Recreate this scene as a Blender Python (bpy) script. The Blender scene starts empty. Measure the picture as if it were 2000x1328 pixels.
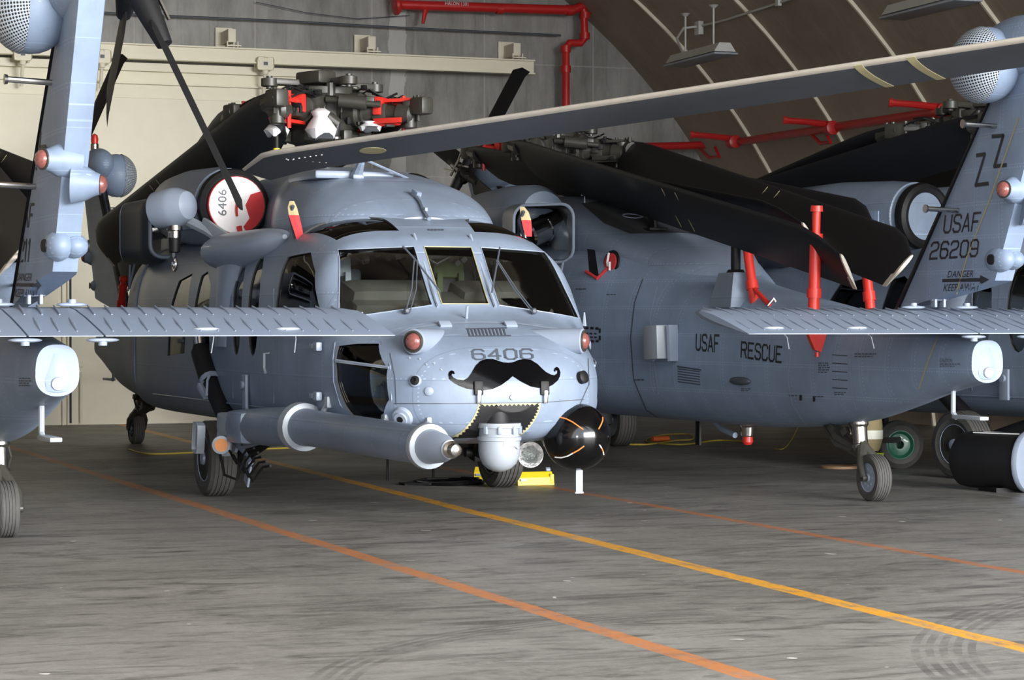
import bpy, bmesh, math, random
from mathutils import Vector, Matrix, Euler
from mathutils.bvhtree import BVHTree
random.seed(7)
scn = bpy.context.scene
COL = scn.collection
D = math.pi/180

# ------------------------------------------------------------------ camera frame (photo treated as 2000 x 1328)
FPX, YH, CH = 4500.0, 627.0, 1.53
PITCH = math.atan((YH-664)/FPX)
TH = 20*D
def w2h(x, y, z=0.0):
    dx, dy = x+6.46, y-34.2
    return Vector((dx*math.cos(TH)+dy*math.sin(TH), -dx*math.sin(TH)+dy*math.cos(TH), z))
CAM = w2h(0, 0, CH)
HX = {'A': (-1.354, 20.706, -67.43), 'B': (.0434, 27.69, 110.44), 'C': (-6.98, 24.3, 113.0), 'D': (5.52, 23.1, -58.0)}
def hroot(k):
    x, y, a = HX[k]
    p = w2h(x, y, 0)
    return Matrix.Translation(p) @ Matrix.Rotation(a*D-TH, 4, 'Z')
HM = {k: hroot(k) for k in HX}
def cray(px, py):
    u = (px-1000)/FPX; v = (664-py)/FPX
    d = Vector((u, math.cos(PITCH)-v*math.sin(PITCH), math.sin(PITCH)+v*math.cos(PITCH)))
    return (Matrix.Rotation(-TH, 3, 'Z') @ d).normalized()
def at(px, py, ax, val, k=None):
    """point where the sight line meets the plane axis=val, in world or in helicopter k's own axes"""
    o = CAM.copy(); d = cray(px, py)
    if k:
        M = HM[k].inverted(); o = M @ o; d = M.to_3x3() @ d
    return o + d*((val-o[ax])/d[ax])

# ------------------------------------------------------------------ materials
def nt(name):
    m = bpy.data.materials.new(name); m.use_nodes = True
    t = m.node_tree; b = t.nodes['Principled BSDF']
    return m, t, b
def node(t, ty, **kw):
    n = t.nodes.new(ty)
    for k, v in kw.items():
        if k.startswith('i_'): n.inputs[k[2:].replace('_', ' ')].default_value = v
        else: setattr(n, k, v)
    return n
def mth(t, op, a, b=None, c=None):
    n = t.nodes.new('ShaderNodeMath'); n.operation = op
    for i, v in enumerate((a, b, c)):
        if v is None: continue
        if isinstance(v, (int, float)): n.inputs[i].default_value = v
        else: t.links.new(v, n.inputs[i])
    return n.outputs[0]
def mixc(t, f, a, b, mode='MIX'):
    n = t.nodes.new('ShaderNodeMix'); n.data_type = 'RGBA'; n.blend_type = mode
    for s, v in ((n.inputs['Factor'], f), (n.inputs[6], a), (n.inputs[7], b)):
        if isinstance(v, (int, float)): s.default_value = v
        elif isinstance(v, tuple): s.default_value = v if len(v) == 4 else (*v, 1)
        else: t.links.new(v, s)
    return n.outputs[2]
def simple(name, col, rough=.5, metal=0., var=.12, scale=6., coat=0., bump=0.0, spec=.5):
    m, t, b = nt(name)
    tc = node(t, 'ShaderNodeTexCoord'); no = node(t, 'ShaderNodeTexNoise', i_Scale=scale, i_Detail=5., i_Roughness=.6)
    t.links.new(tc.outputs['Object'], no.inputs['Vector'])
    d = tuple(c*(1-var) for c in col); l = tuple(min(1, c*(1+var)) for c in col)
    t.links.new(mixc(t, no.outputs['Fac'], d, l), b.inputs['Base Color'])
    b.inputs['Roughness'].default_value = rough; b.inputs['Metallic'].default_value = metal
    b.inputs['Coat Weight'].default_value = coat; b.inputs['Specular IOR Level'].default_value = spec
    if bump:
        bp = node(t, 'ShaderNodeBump', i_Strength=bump, i_Distance=.01); t.links.new(no.outputs['Fac'], bp.inputs['Height']); t.links.new(bp.outputs[0], b.inputs['Normal'])
    return m
def ramp(t, src, a, b):
    n = node(t, 'ShaderNodeMapRange'); n.inputs['From Min'].default_value = a; n.inputs['From Max'].default_value = b
    t.links.new(src, n.inputs['Value']); return n.outputs[0]
def paint(name, col, rough=.42, line=.5, grime=.25, gx=.508, gz=.33, spec=.4):
    """aircraft paint: panel seams, rivet rows, chalky patches and grime, all fixed to the airframe"""
    m, t, b = nt(name)
    tc = node(t, 'ShaderNodeTexCoord'); sx = node(t, 'ShaderNodeSeparateXYZ'); t.links.new(tc.outputs['Object'], sx.inputs[0])
    X, Y, Z = sx.outputs
    def seam(v, period, wd, off=0):
        f = mth(t, 'FRACT', mth(t, 'DIVIDE', mth(t, 'ADD', v, 50+off), period))
        return mth(t, 'LESS_THAN', f, wd/period)
    lx = seam(X, gx, .006); lz = seam(Z, gz, .005, .07)
    def rivets(v, w, per, off, sp):
        f = mth(t, 'FRACT', mth(t, 'DIVIDE', mth(t, 'ADD', v, 50+off), per))
        a = mth(t, 'MULTIPLY', mth(t, 'ABSOLUTE', mth(t, 'SUBTRACT', f, .5)), per)
        g = mth(t, 'FRACT', mth(t, 'DIVIDE', mth(t, 'ADD', w, 50), sp))
        c = mth(t, 'MULTIPLY', mth(t, 'ABSOLUTE', mth(t, 'SUBTRACT', g, .5)), sp)
        r = mth(t, 'SQRT', mth(t, 'ADD', mth(t, 'MULTIPLY', a, a), mth(t, 'MULTIPLY', c, c)))
        return mth(t, 'LESS_THAN', r, .0055)
    rv = mth(t, 'MAXIMUM', rivets(X, Z, gx, .22, .032), rivets(Z, X, gz, .22, .032))
    n1 = node(t, 'ShaderNodeTexNoise', i_Scale=2.2, i_Detail=7., i_Roughness=.65); t.links.new(tc.outputs['Object'], n1.inputs['Vector'])
    mp = node(t, 'ShaderNodeMapping'); mp.inputs['Scale'].default_value = (9, 9, 2.2); t.links.new(tc.outputs['Object'], mp.inputs[0])
    n2 = node(t, 'ShaderNodeTexNoise', i_Scale=1.6, i_Detail=6., i_Roughness=.7); t.links.new(mp.outputs[0], n2.inputs['Vector'])
    c0 = mixc(t, ramp(t, n1.outputs['Fac'], .3, .7), tuple(c*.86 for c in col), tuple(min(1, c*1.13) for c in col))
    c1 = mixc(t, mth(t, 'MULTIPLY', ramp(t, n2.outputs['Fac'], .55, .8), grime), c0, (col[0]*.45, col[1]*.42, col[2]*.38))
    c2 = mixc(t, mth(t, 'MULTIPLY', mth(t, 'MAXIMUM', lx, lz), line), c1, tuple(min(1, c*1.45) for c in col) if line > .5 else tuple(c*.35 for c in col))
    c3 = mixc(t, mth(t, 'MULTIPLY', rv, .55), c2, tuple(min(1, c*1.8) for c in col))
    t.links.new(c3, b.inputs['Base Color'])
    b.inputs['Roughness'].default_value = rough; b.inputs['Specular IOR Level'].default_value = spec
    t.links.new(ramp(t, n1.outputs['Fac'], -2*rough+.0, 3.0-rough) if False else mth(t, 'ADD', mth(t, 'MULTIPLY', n1.outputs['Fac'], .16), rough-.08), b.inputs['Roughness'])
    bp = node(t, 'ShaderNodeBump', i_Strength=.22, i_Distance=.004)
    t.links.new(mth(t, 'SUBTRACT', mth(t, 'MULTIPLY', rv, .6), mth(t, 'MAXIMUM', lx, lz)), bp.inputs['Height']); t.links.new(bp.outputs[0], b.inputs['Normal'])
    return m
M = {}
M['gray'] = paint('gray_paint', (0.172, 0.214, 0.285), rough=.38, line=.35)
M['boom'] = paint('boom_paint', (0.185, 0.24, 0.335), rough=.5, line=.55, grime=.3, gx=.36, gz=.26)
M['lt'] = simple('light_gray_paint', (0.232, 0.272, 0.345), .38, var=.07)
M['pale'] = simple('pale_gray_paint', (0.28, 0.31, 0.35), .4, var=.06)
M['noseg'] = simple('nose_paint', (0.24, 0.28, 0.34), .3, var=.05, scale=3, coat=.15)
M['stab'] = simple('stabilator_paint', (0.205, 0.252, 0.34), .42, var=.08)
M['dark'] = simple('dark_gray_paint', (.035, .042, .055), .4, var=.2)
M['blade'] = simple('blade_black', (0.009, 0.0095, 0.012), .5, var=.3, scale=3, spec=.3)
M['deck'] = simple('walkway_black', (0.03, 0.032, 0.037), .7, var=.35, scale=14, bump=.3)
M['black'] = simple('flat_black', (0.006, 0.006, 0.007), .55, spec=.3)
M['gloss'] = simple('gloss_black', (0.002, 0.002, 0.0025), .13, var=.05, coat=.0)
M['decalblack'] = simple('gloss_black_film', (0.0015, 0.0015, 0.002), .15, var=.05, spec=.14)
M['hub'] = simple('hub_olive_black', (.035, .034, .028), .42, var=.4, scale=20)
M['rub'] = simple('rubber', (.04, .038, .036), .7, var=.35, scale=25, bump=.2)
M['tread'] = simple('tread_rubber', (.055, .053, .050), .8, var=.3, scale=25, bump=.3)
M['steel'] = simple('bare_steel', (0.495, 0.477, 0.45), .22, 1., var=.15, scale=25)
M['camo'] = simple('camouflage_cloth', (.13, .17, .08), .8, var=.5, scale=12)
M['facet'] = simple('lamp_reflector', (.85, .85, .83), .32, .9, var=.3, scale=30, bump=1.0)
M['chrome'] = simple('chrome', (.8, .79, .77), .12, 1., var=.1)
M['le'] = simple('worn_leading_edge', (0.527, 0.4845, 0.425), .42, .35, var=.2, scale=9)
M['red'] = simple('red_paint', (0.527, 0.0255, 0.017), .35, var=.15)
M['redpipe'] = simple('red_pipe_paint', (0.54, 0.0198, 0.0198), .35, var=.18, scale=3)
M['redcloth'] = simple('red_cloth', (.50, .03, .035), .8, var=.2)
M['orange'] = simple('orange', (.85, .17, .04), .5)
M['yellow'] = simple('yellow_paint', (0.7055, 0.527, 0.017), .45, var=.1)
M['yelline'] = simple('yellow_cable', (.55, .42, .06), .6)
M['white'] = simple('white_cloth', (0.697, 0.7055, 0.7225), .7, var=.05)
M['cover'] = simple('white_cover', (0.836, 0.798, 0.798), .6, var=.05)
M['tan'] = simple('tan_canvas', (0.357, 0.289, 0.153), .85, var=.2)
M['olive'] = simple('olive_canvas', (.16, .15, .07), .85, var=.25)
M['cream'] = simple('cream_paint', (0.7992, 0.756, 0.6048), .55, var=.05)
M['lens'] = simple('clear_red_lens', (0.208, 0.068, 0.06), .12, var=.6, scale=60, coat=.6)
M['amber'] = simple('amber_lens', (.65, .25, .08), .25, var=.2, scale=30)
M['green'] = simple('green_rim', (.02, .12, .075), .35, coat=.3)
M['mark'] = simple('black_stencil', (.016, .018, .022), .5)
M['markgray'] = simple('gray_stencil', (.06, .07, .09), .5)
M['dust'] = simple('dusty_glareshield', (.085, .082, .072), .9, var=.6, scale=5)
M['int'] = simple('cockpit_black', (.028, .028, .030), .7, var=.4, scale=8)
M['tape'] = simple('orange_tape', (0.765, 0.2125, 0.051), .4)
M['wtape'] = simple('white_tape', (.7, .7, .7), .4)
M['band'] = simple('tan_band', (0.34, 0.306, 0.17), .6)
M['hivis'] = simple('reflective_band', (.95, .95, .8), .4)
M['lime'] = simple('lime_boot', (.45, .6, .03), .6)
M['brown'] = simple('brown_pole', (.28, .17, .09), .6)
M['lamp'] = simple('lamp_housing', (0.558, 0.558, 0.54), .5)
def glassmat(name, tint, a):
    m, t, b = nt(name)
    t.nodes.remove(b)
    g = node(t, 'ShaderNodeBsdfGlossy'); g.inputs['Roughness'].default_value = .03; g.inputs['Color'].default_value = (.9, .9, .9, 1)
    tr = node(t, 'ShaderNodeBsdfTransparent'); tr.inputs['Color'].default_value = (*tint, 1)
    fr = node(t, 'ShaderNodeFresnel', i_IOR=1.35)
    mx = node(t, 'ShaderNodeMixShader'); t.links.new(mth(t, 'MAXIMUM', fr.outputs[0], a), mx.inputs[0])
    t.links.new(tr.outputs[0], mx.inputs[1]); t.links.new(g.outputs[0], mx.inputs[2])
    t.links.new(mx.outputs[0], t.nodes['Material Output'].inputs['Surface'])
    return m
M['glass'] = glassmat('window_glass', (.86, .88, .87), .03)
M['tint'] = glassmat('tinted_glass', (.25, .26, .26), .08)

# ------------------------------------------------------------------ mesh builder
class MB:
    def __init__(s): s.v = []; s.f = []; s.mi = []; s.m = 0
    def add(s, vs, fs, T=None):
        n = len(s.v)
        s.v += [(T @ Vector(v)) if T else Vector(v) for v in vs]
        s.f += [[i+n for i in f] for f in fs]; s.mi += [s.m]*len(fs); return s
    def box(s, c, d, rot=None, bev=0.0):
        x, y, z = (q/2 for q in d)
        T = Matrix.Translation(c) @ (Euler(rot).to_matrix().to_4x4() if rot else Matrix())
        if bev <= 0:
            vs = [(a*x, b*y, e*z) for a in (-1, 1) for b in (-1, 1) for e in (-1, 1)]
            return s.add(vs, [(0, 1, 3, 2), (4, 6, 7, 5), (0, 4, 5, 1), (2, 3, 7, 6), (0, 2, 6, 4), (1, 5, 7, 3)], T)
        bm = bmesh.new(); bmesh.ops.create_cube(bm, size=1)
        for v in bm.verts: v.co = Vector((v.co.x*2*x, v.co.y*2*y, v.co.z*2*z))
        bmesh.ops.bevel(bm, geom=bm.edges[:], offset=bev, segments=2, affect='EDGES', profile=.6)
        bm.verts.index_update()
        s.add([v.co.copy() for v in bm.verts], [[v.index for v in f.verts] for f in bm.faces], T); bm.free(); return s
    def ring_loft(s, rings, cap0=True, cap1=True, closed=True):
        n = len(rings[0]); vs = [p for r in rings for p in r]; fs = []
        for i in range(len(rings)-1):
            for j in range(n if closed else n-1):
                k = (j+1) % n
                fs.append((i*n+j, i*n+k, (i+1)*n+k, (i+1)*n+j))
        if cap0: fs.append(tuple(range(n-1, -1, -1)))
        if cap1: fs.append(tuple(range((len(rings)-1)*n, len(rings)*n)))
        return s.add(vs, fs)
    def tube(s, pts, r, n=10, cap=True):
        pts = [Vector(p) for p in pts]
        rs = r if isinstance(r, (list, tuple)) else [r]*len(pts)
        rings = []; prev = None
        for i, p in enumerate(pts):
            a = pts[min(i+1, len(pts)-1)]-pts[max(i-1, 0)]
            a.normalize()
            if prev is None:
                u = a.orthogonal().normalized()
            else:
                u = (prev-a*prev.dot(a)).normalized()
            prev = u; w = a.cross(u)
            rings.append([p+(u*math.cos(q)+w*math.sin(q))*rs[i] for q in (2*math.pi*j/n for j in range(n))])
        return s.ring_loft(rings, cap, cap)
    def cyl(s, a, b, r, r2=None, n=16): return s.tube([a, b], [r, r if r2 is None else r2], n)
    def lathe(s, prof, o, ax, n=24):
        """prof: list of (distance along axis, radius)"""
        o = Vector(o); ax = Vector(ax).normalized(); u = ax.orthogonal().normalized(); w = ax.cross(u)
        rings = [[o+ax*h+(u*math.cos(q)+w*math.sin(q))*max(r, 1e-4) for q in (2*math.pi*j/n for j in range(n))] for h, r in prof]
        return s.ring_loft(rings)
    def ell(s, c, r, n=20, rot=None):
        T = Matrix.Translation(c) @ (Euler(rot).to_matrix().to_4x4() if rot else Matrix())
        rings = []
        for i in range(1, n//2):
            a = math.pi*i/(n//2)
            rings.append([(r[0]*math.cos(a), r[1]*math.sin(a)*math.cos(q), r[2]*math.sin(a)*math.sin(q)) for q in (2*math.pi*j/n for j in range(n))])
        vs = [p for q in rings for p in q]; m = len(rings)
        fs = [(i*n+j, (i+1)*n+j, (i+1)*n+(j+1) % n, i*n+(j+1) % n) for i in range(m-1) for j in range(n)]
        vs += [(r[0], 0, 0), (-r[0], 0, 0)]; N = m*n
        fs += [(N, j, (j+1) % n) for j in range(n)] + [(N+1, (m-1)*n+(j+1) % n, (m-1)*n+j) for j in range(n)]
        return s.add(vs, fs, T)
    def prism(s, poly, ext, off=(0, 0, 0)):
        """poly: 3D points in a plane; ext: extrusion vector"""
        n = len(poly); e = Vector(ext); p = [Vector(q)+Vector(off) for q in poly]
        vs = p+[q+e for q in p]
        fs = [tuple(range(n-1, -1, -1)), tuple(range(n, 2*n))]+[(i, (i+1) % n, n+(i+1) % n, n+i) for i in range(n)]
        return s.add(vs, fs)
    def mesh(s, name, mats, smooth=35):
        me = bpy.data.meshes.new(name); me.from_pydata([tuple(v) for v in s.v], [], s.f)
        for mm in (mats if isinstance(mats, (list, tuple)) else [mats]): me.materials.append(M[mm] if isinstance(mm, str) else mm)
        for p, i in zip(me.polygons, s.mi): p.material_index = i
        bm = bmesh.new(); bm.from_mesh(me); bmesh.ops.recalc_face_normals(bm, faces=bm.faces[:]); bm.to_mesh(me); bm.free()
        if smooth:
            for p in me.polygons: p.use_smooth = True
            me.set_sharp_from_angle(angle=smooth*D)
        me.update(); return me
    def build(s, name, mats, parent=None, label=None, smooth=35):
        return mk(name, s.mesh(name, mats, smooth), parent, label)
def mk(name, me, parent=None, label=None):
    o = bpy.data.objects.new(name, me); COL.objects.link(o)
    if parent: o.parent = parent
    if label: o['label'] = label
    return o
def tag(o, label=None, cat=None, group=None, kind=None):
    for k, v in (('label', label), ('category', cat), ('group', group), ('kind', kind)):
        if v: o[k] = v
    return o
def empty(name, Mx, label=None, cat=None, group=None):
    o = bpy.data.objects.new(name, None); COL.objects.link(o); o.matrix_world = Mx; o.empty_display_size = .2
    return tag(o, label, cat, group)
def arc(c, r, a0, a1, n, f):
    return [f(c[0]+r*math.cos(a0+(a1-a0)*i/n), c[1]+r*math.sin(a0+(a1-a0)*i/n)) for i in range(n+1)]

# ------------------------------------------------------------------ body lofts
def pchip(xs, ys, x):
    n = len(xs)
    if x <= xs[0]: return ys[0]
    if x >= xs[-1]: return ys[-1]
    h = [xs[i+1]-xs[i] for i in range(n-1)]; d = [(ys[i+1]-ys[i])/h[i] for i in range(n-1)]
    m = [d[0]]+[0 if d[i-1]*d[i] <= 0 else 2*d[i-1]*d[i]/(d[i-1]+d[i]) for i in range(1, n-1)]+[d[-1]]
    i = max(j for j in range(n-1) if xs[j] <= x)
    t = (x-xs[i])/h[i]
    return (2*t**3-3*t*t+1)*ys[i]+(t**3-2*t*t+t)*h[i]*m[i]+(-2*t**3+3*t*t)*ys[i+1]+(t**3-t*t)*h[i]*m[i+1]
def section(X, w, zb, zt, zm, nt_, nb, N, yc=0.0):
    out = []
    for j in range(N):
        q = 2*math.pi*j/N; c, s_ = math.cos(q), math.sin(q)
        n = nt_ if s_ >= 0 else nb; h = zt-zm if s_ >= 0 else zm-zb
        out.append((X, yc+w*math.copysign(abs(c)**(2/n), c), zm+h*math.copysign(abs(s_)**(2/n), s_)))
    return out
def body(mb, secs, step=.08, N=64, inset=0.0, xr=None, yc=0.0):
    secs = sorted(secs); xs = [q[0] for q in secs]
    cols = list(zip(*secs))
    x0, x1 = xs[0]+inset, xs[-1]-inset
    if xr: x0, x1 = xr
    n = max(2, int((x1-x0)/step)); X = sorted(set([round(x0+(x1-x0)*i/n, 4) for i in range(n+1)]))
    rings = []
    for x in X:
        w, zb, zt, zm, a, b = (pchip(xs, cols[i], x) for i in range(1, 7))
        rings.append(section(x, max(w-inset, .02), zb+inset, max(zt-inset, zb+inset+.03), zm, a, b, N, yc))
    mb.ring_loft(rings); return mb
def boolop(base, ops_, name):
    """base MB mesh object with a list of (op, mesh) applied exactly; returns the evaluated mesh"""
    o = bpy.data.objects.new('tmp', base); COL.objects.link(o); tmp = [o]
    for op, me in ops_:
        c = bpy.data.objects.new('tmpc', me); COL.objects.link(c); tmp.append(c)
        md = o.modifiers.new('b', 'BOOLEAN'); md.operation = op; md.object = c; md.solver = 'EXACT'; md.material_mode = 'TRANSFER'
    dg = bpy.context.evaluated_depsgraph_get(); dg.update()
    me = bpy.data.meshes.new_from_object(o.evaluated_get(dg), preserve_all_data_layers=True, depsgraph=dg); me.name = name
    for t in tmp: bpy.data.objects.remove(t)
    for p in me.polygons: p.use_smooth = True
    me.set_sharp_from_angle(angle=30*D)
    return me
# ================================================================== airframe shapes (own axes: X forward from main wheels, Y left, Z up)
#        X     w    zb    zt    zm   nt   nb
SEC = [(3.55, .16, .84, 1.06, .95, 2.2, 2.2), (3.53, .34, .76, 1.14, .95, 2.3, 2.3), (3.47, .54, .68, 1.23, .95, 2.5, 2.4), (3.36, .72, .62, 1.33, .96, 2.7, 2.6),
       (3.15, .89, .585, 1.43, .98, 2.9, 2.8), (2.85, 1.02, .575, 1.53, 1.0, 3.1, 3.0), (2.62, 1.09, .575, 1.62, 1.05, 3.4, 3.2),
       (2.36, 1.13, .575, 1.90, 1.1, 3.8, 3.4), (2.10, 1.155, .575, 2.19, 1.1, 4.2, 3.6), (1.95, 1.16, .575, 2.26, 1.1, 4.1, 3.8), (1.7, 1.17, .575, 2.36, 1.1, 3.9, 4), (1.45, 1.18, .575, 2.41, 1.1, 3.9, 4.1),
       (1.2, 1.18, .575, 2.42, 1.1, 4.0, 4.2), (.4, 1.18, .575, 2.40, 1.1, 4.4, 4.4), (-3.2, 1.18, .575, 2.38, 1.1, 4.4, 4.4), (-3.9, 1.15, .575, 2.36, 1.1, 4.0, 4.2)]
BOOM = [(-3.85, 1.165, .57, 2.37, 1.15, 4.0, 3.6), (-4.6, 1.07, .56, 2.33, 1.15, 3.9, 3.1), (-5.3, .88, .555, 2.18, 1.12, 3.3, 2.8), (-6.0, .70, .55, 1.97, 1.12, 2.7, 2.6), (-6.9, .53, .555, 1.83, 1.13, 2.4, 2.4),
        (-7.8, .42, .60, 1.71, 1.13, 2.4, 2.3), (-8.6, .34, .68, 1.60, 1.13, 2.4, 2.3), (-9.3, .26, .82, 1.50, 1.14, 2.6, 2.4), (-10.0, .19, .98, 1.42, 1.16, 2.8, 2.4), (-10.45, .14, 1.05, 1.38, 1.18, 2.8, 2.2)]
COWL = [(1.62, .30, 2.26, 2.40, 2.30, 2, 2), (1.45, .62, 2.24, 2.50, 2.30, 2.3, 2), (1.2, .80, 2.2, 2.62, 2.28, 2.5, 2), (.85, .88, 2.2, 2.75, 2.28, 2.6, 2), (.3, .88, 2.2, 2.86, 2.28, 2.7, 2), (-.2, .78, 2.2, 2.92, 2.28, 2.8, 2), (-.8, .62, 2.2, 2.95, 2.28, 2.8, 2), (-1.4, .58, 2.2, 2.95, 2.28, 3, 2),
        (-2.6, .64, 2.2, 2.90, 2.28, 3.4, 2), (-3.6, .88, 2.1, 2.72, 2.28, 3.6, 2), (-4.6, .80, 2.0, 2.46, 2.2, 3.2, 2), (-5.3, .60, 1.9, 2.26, 2.05, 2.6, 2), (-6.0, .30, 1.80, 1.98, 1.85, 2.2, 2), (-6.35, .06, 1.76, 1.84, 1.8, 2, 2)]
body_me = body(MB(), SEC).mesh('fuselage', ['gray', 'int'])
boom_me = body(MB(), BOOM).mesh('tail_boom', 'boom')
cowl_me = body(MB(), COWL).mesh('engine_cowling', 'gray')

def fin_x(z):  # leading and trailing edge
    return -9.05+(z-1.62)*(-.9), -10.68+(z-1.6)*(-.42)
def fin_rings(f0=0.0, f1=1.0, grow=0.0):
    rings = []
    for i in range(13):
        s_ = i/12
        zt = 1.60+s_*1.98
        r = []
        le, te = fin_x(zt)
        prof = [(0, .012), (.05, .038), (.2, .062), (.45, .085), (.75, .096), (.93, .094), (1.0, .078)]
        if f1 < 1: prof = [(0, .014), (.02, .034), (.05, .05), (.085, .058)]
        pts = [(q, h+grow) for q, h in prof]
        up = [(le+(te-le)*q, h, zt+q*.24*(1-s_)) for q, h in pts]
        dn = [(x, -y, z) for x, y, z in reversed(up)]
        rings.append(up+dn)
    return rings
fin_mb = MB().ring_loft(fin_rings())
fin_mb.ell((-10.95, .02, 3.60), (.52, .2, .24), 24)
fin_mb.lathe([(-.06, .12), (.06, .10), (.12, .07), (.16, .062)], (-10.93, .05, 2.52), (-.35, 1, 0)); fin_mb.lathe([(-.06, .13), (.03, .105), (.08, .075), (.11, .065)], (-10.95, -.05, 2.38), (-.35, -1, -.05))
fin_mb.ell((-10.70, .05, 2.0), (.16, .09, .10), 20); fin_mb.ell((-10.70, -.05, 2.0), (.14, .09, .08), 20)
fin_me = fin_mb.mesh('tail_fin', 'boom')
bv_parts = [body_me, boom_me, cowl_me, fin_me]
def bvh(ms):
    v = []; f = []
    for me in ms:
        n = len(v); v += [x.co.copy() for x in me.vertices]; f += [[i+n for i in p.vertices] for p in me.polygons]
    return BVHTree.FromPolygons(v, f)
BV = bvh(bv_parts); BVfus = bvh([body_me, boom_me])
def surf(k, px, py, bv=None):
    Mi = HM[k].inverted(); o = Mi @ CAM; d = (Mi.to_3x3() @ cray(px, py)).normalized()
    h = (bv or BV).ray_cast(o, d)
    if h[0] is None: return None, None
    n = h[1]
    if n.dot(d) > 0: n = -n
    return h[0], n
def xz(k, pts, sgn=1):
    out = []
    for p in pts:
        l, n = surf(k, *p, bv=BVfus)
        if l is None: l = at(p[0], p[1], 1, -1.12, k)
        out.append((l.x, l.z))
    return out
WIN = {'cockpit_door_window': xz('A', [(562, 502), (607, 493), (616, 530), (624, 600), (626, 640), (536, 640), (541, 580), (550, 530)]),
       'gunner_window': None, 'gunner_window2': None,
       'cabin_window': xz('A', [(350, 548), (376, 534), (367, 600), (360, 690), (327, 695), (331, 610)]),
       'cabin_window2': xz('A', [(394, 538), (406, 530), (412, 556), (409, 690), (377, 695), (380, 600)]),
       'chin_window': xz('A', [(660, 676), (700, 671), (740, 671), (757, 720), (760, 780), (752, 828), (700, 822), (673, 790), (657, 745), (655, 700)])}
def oval(cx, cz, a, b): return [(cx+a*math.cos(q)*(1 if abs(math.cos(q)) < .8 else .95), cz+b*math.sin(q)) for q in (2*math.pi*i/20 for i in range(20))]
gx1 = surf('A', 495, 600)[0].x; gx2 = surf('A', 463, 600)[0].x
WIN['gunner_window'] = oval(gx1, 1.66, .17, .43); WIN['gunner_window2'] = oval(gx2, 1.66, .15, .43)
WS = {'centre': [(-.20, 1.665), (.20, 1.665), (.205, 2.13), (-.205, 2.13)],
      'left': [(.285, 1.655), (1.03, 1.55), (.90, 2.10), (.29, 2.13)], 'right': [(-.285, 1.655), (-1.03, 1.55), (-.90, 2.10), (-.29, 2.13)]}
EYE = [(1.93, .33), (1.90, .86), (1.25, .95), (1.30, .62), (1.62, .36)]
def side_prism(poly, s_, y0=.72, y1=1.5):
    return MB().prism([(x, s_*y0, z) for x, z in poly], (0, s_*(y1-y0), 0))
cut = []
for k_, poly in WIN.items():
    for s_ in (1, -1): cut.append((k_, s_, side_prism(poly, s_, .45 if 'chin' in k_ else .72)))
for k_, poly in WS.items(): cut.append(('windshield_'+k_, 0, MB().prism([(1.93, y, z) for y, z in poly], (1.1, 0, 0))))
for s_ in (1, -1): cut.append(('eyebrow_window', s_, MB().prism([(x, s_*y, 2.05) for x, y in EYE], (0, 0, .5))))
inner = body(MB(), SEC, inset=.045, xr=(-3.3, 3.3)).mesh('inner', ['int'])
fus_me = boolop(body_me, [('DIFFERENCE', inner)]+[('DIFFERENCE', c.mesh('c', ['int'])) for _, _, c in cut], 'fuselage')
in1 = body(MB(), SEC, inset=.012).mesh('i1', ['glass']); in2 = body(MB(), SEC, inset=.022).mesh('i2', ['glass'])
PANES = []
for nm, s_, c in cut:
    mt = 'tint' if 'eyebrow' in nm else 'glass'
    me = boolop(c.mesh('c', [mt]), [('INTERSECT', in1), ('DIFFERENCE', in2)], nm)
    me.materials.clear(); me.materials.append(M[mt]); PANES.append((nm, s_, me))

# ---- blades
def blade_mb(p0, p1, chord, c, th=.05, sweep=.35, n=26, droop=0.0, root=.5):
    """tapering aerofoil from root p0 to tip p1; chord: unit vector from trailing to leading edge"""
    p0, p1, cv = Vector(p0), Vector(p1), Vector(chord)
    s_ = (p1-p0); L = s_.length; s_.normalize(); cv = (cv-s_*cv.dot(s_)).normalized(); u = s_.cross(cv)
    prof = [(1, 0), (.985, .35), (.93, .72), (.8, .98), (.6, 1), (.35, .7), (.12, .3), (0, .06)]
    rings = []
    for i in range(n+1):
        t = i/n; ch = c; off = 0; h = th
        if t < .05: ch = c*(root+(1-root)*t/.05); h = th*1.3; off = -(1-ch/c)*c*.15
        if t > .945: off = -(t-.945)/.055*sweep*c; ch = c*(1-.35*(t-.945)/.055); h = th*(1-.5*(t-.945)/.055)
        o = p0+s_*(L*t)+u*(droop*t*t)
        up = [o+cv*((q-.75)*ch+off+ (c-ch)*.25)+u*(h*y*.5) for q, y in prof]
        dn = [o+cv*((q-.75)*ch+off+(c-ch)*.25)-u*(h*y*.5) for q, y in reversed(prof[1:])]
        rings.append(up+dn)
    return rings
HUB = Vector((-1.12, 0, 3.55))
BL = {'a': ((-.43, .69, 3.50), (-7.4, .05, 2.46), (.15, .62, .78)), 'b': ((-.43, -.69, 3.52), (-7.2, -.85, 2.50), (.1, -.55, .83)),
      'c': ((-1.81, -.69, 3.50), (-9.2, -.10, 2.12), (.1, -.62, .78)), 'd': ((-1.81, .69, 3.48), (-9.05, .55, 2.13), (.1, .5, .86))}
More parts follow.
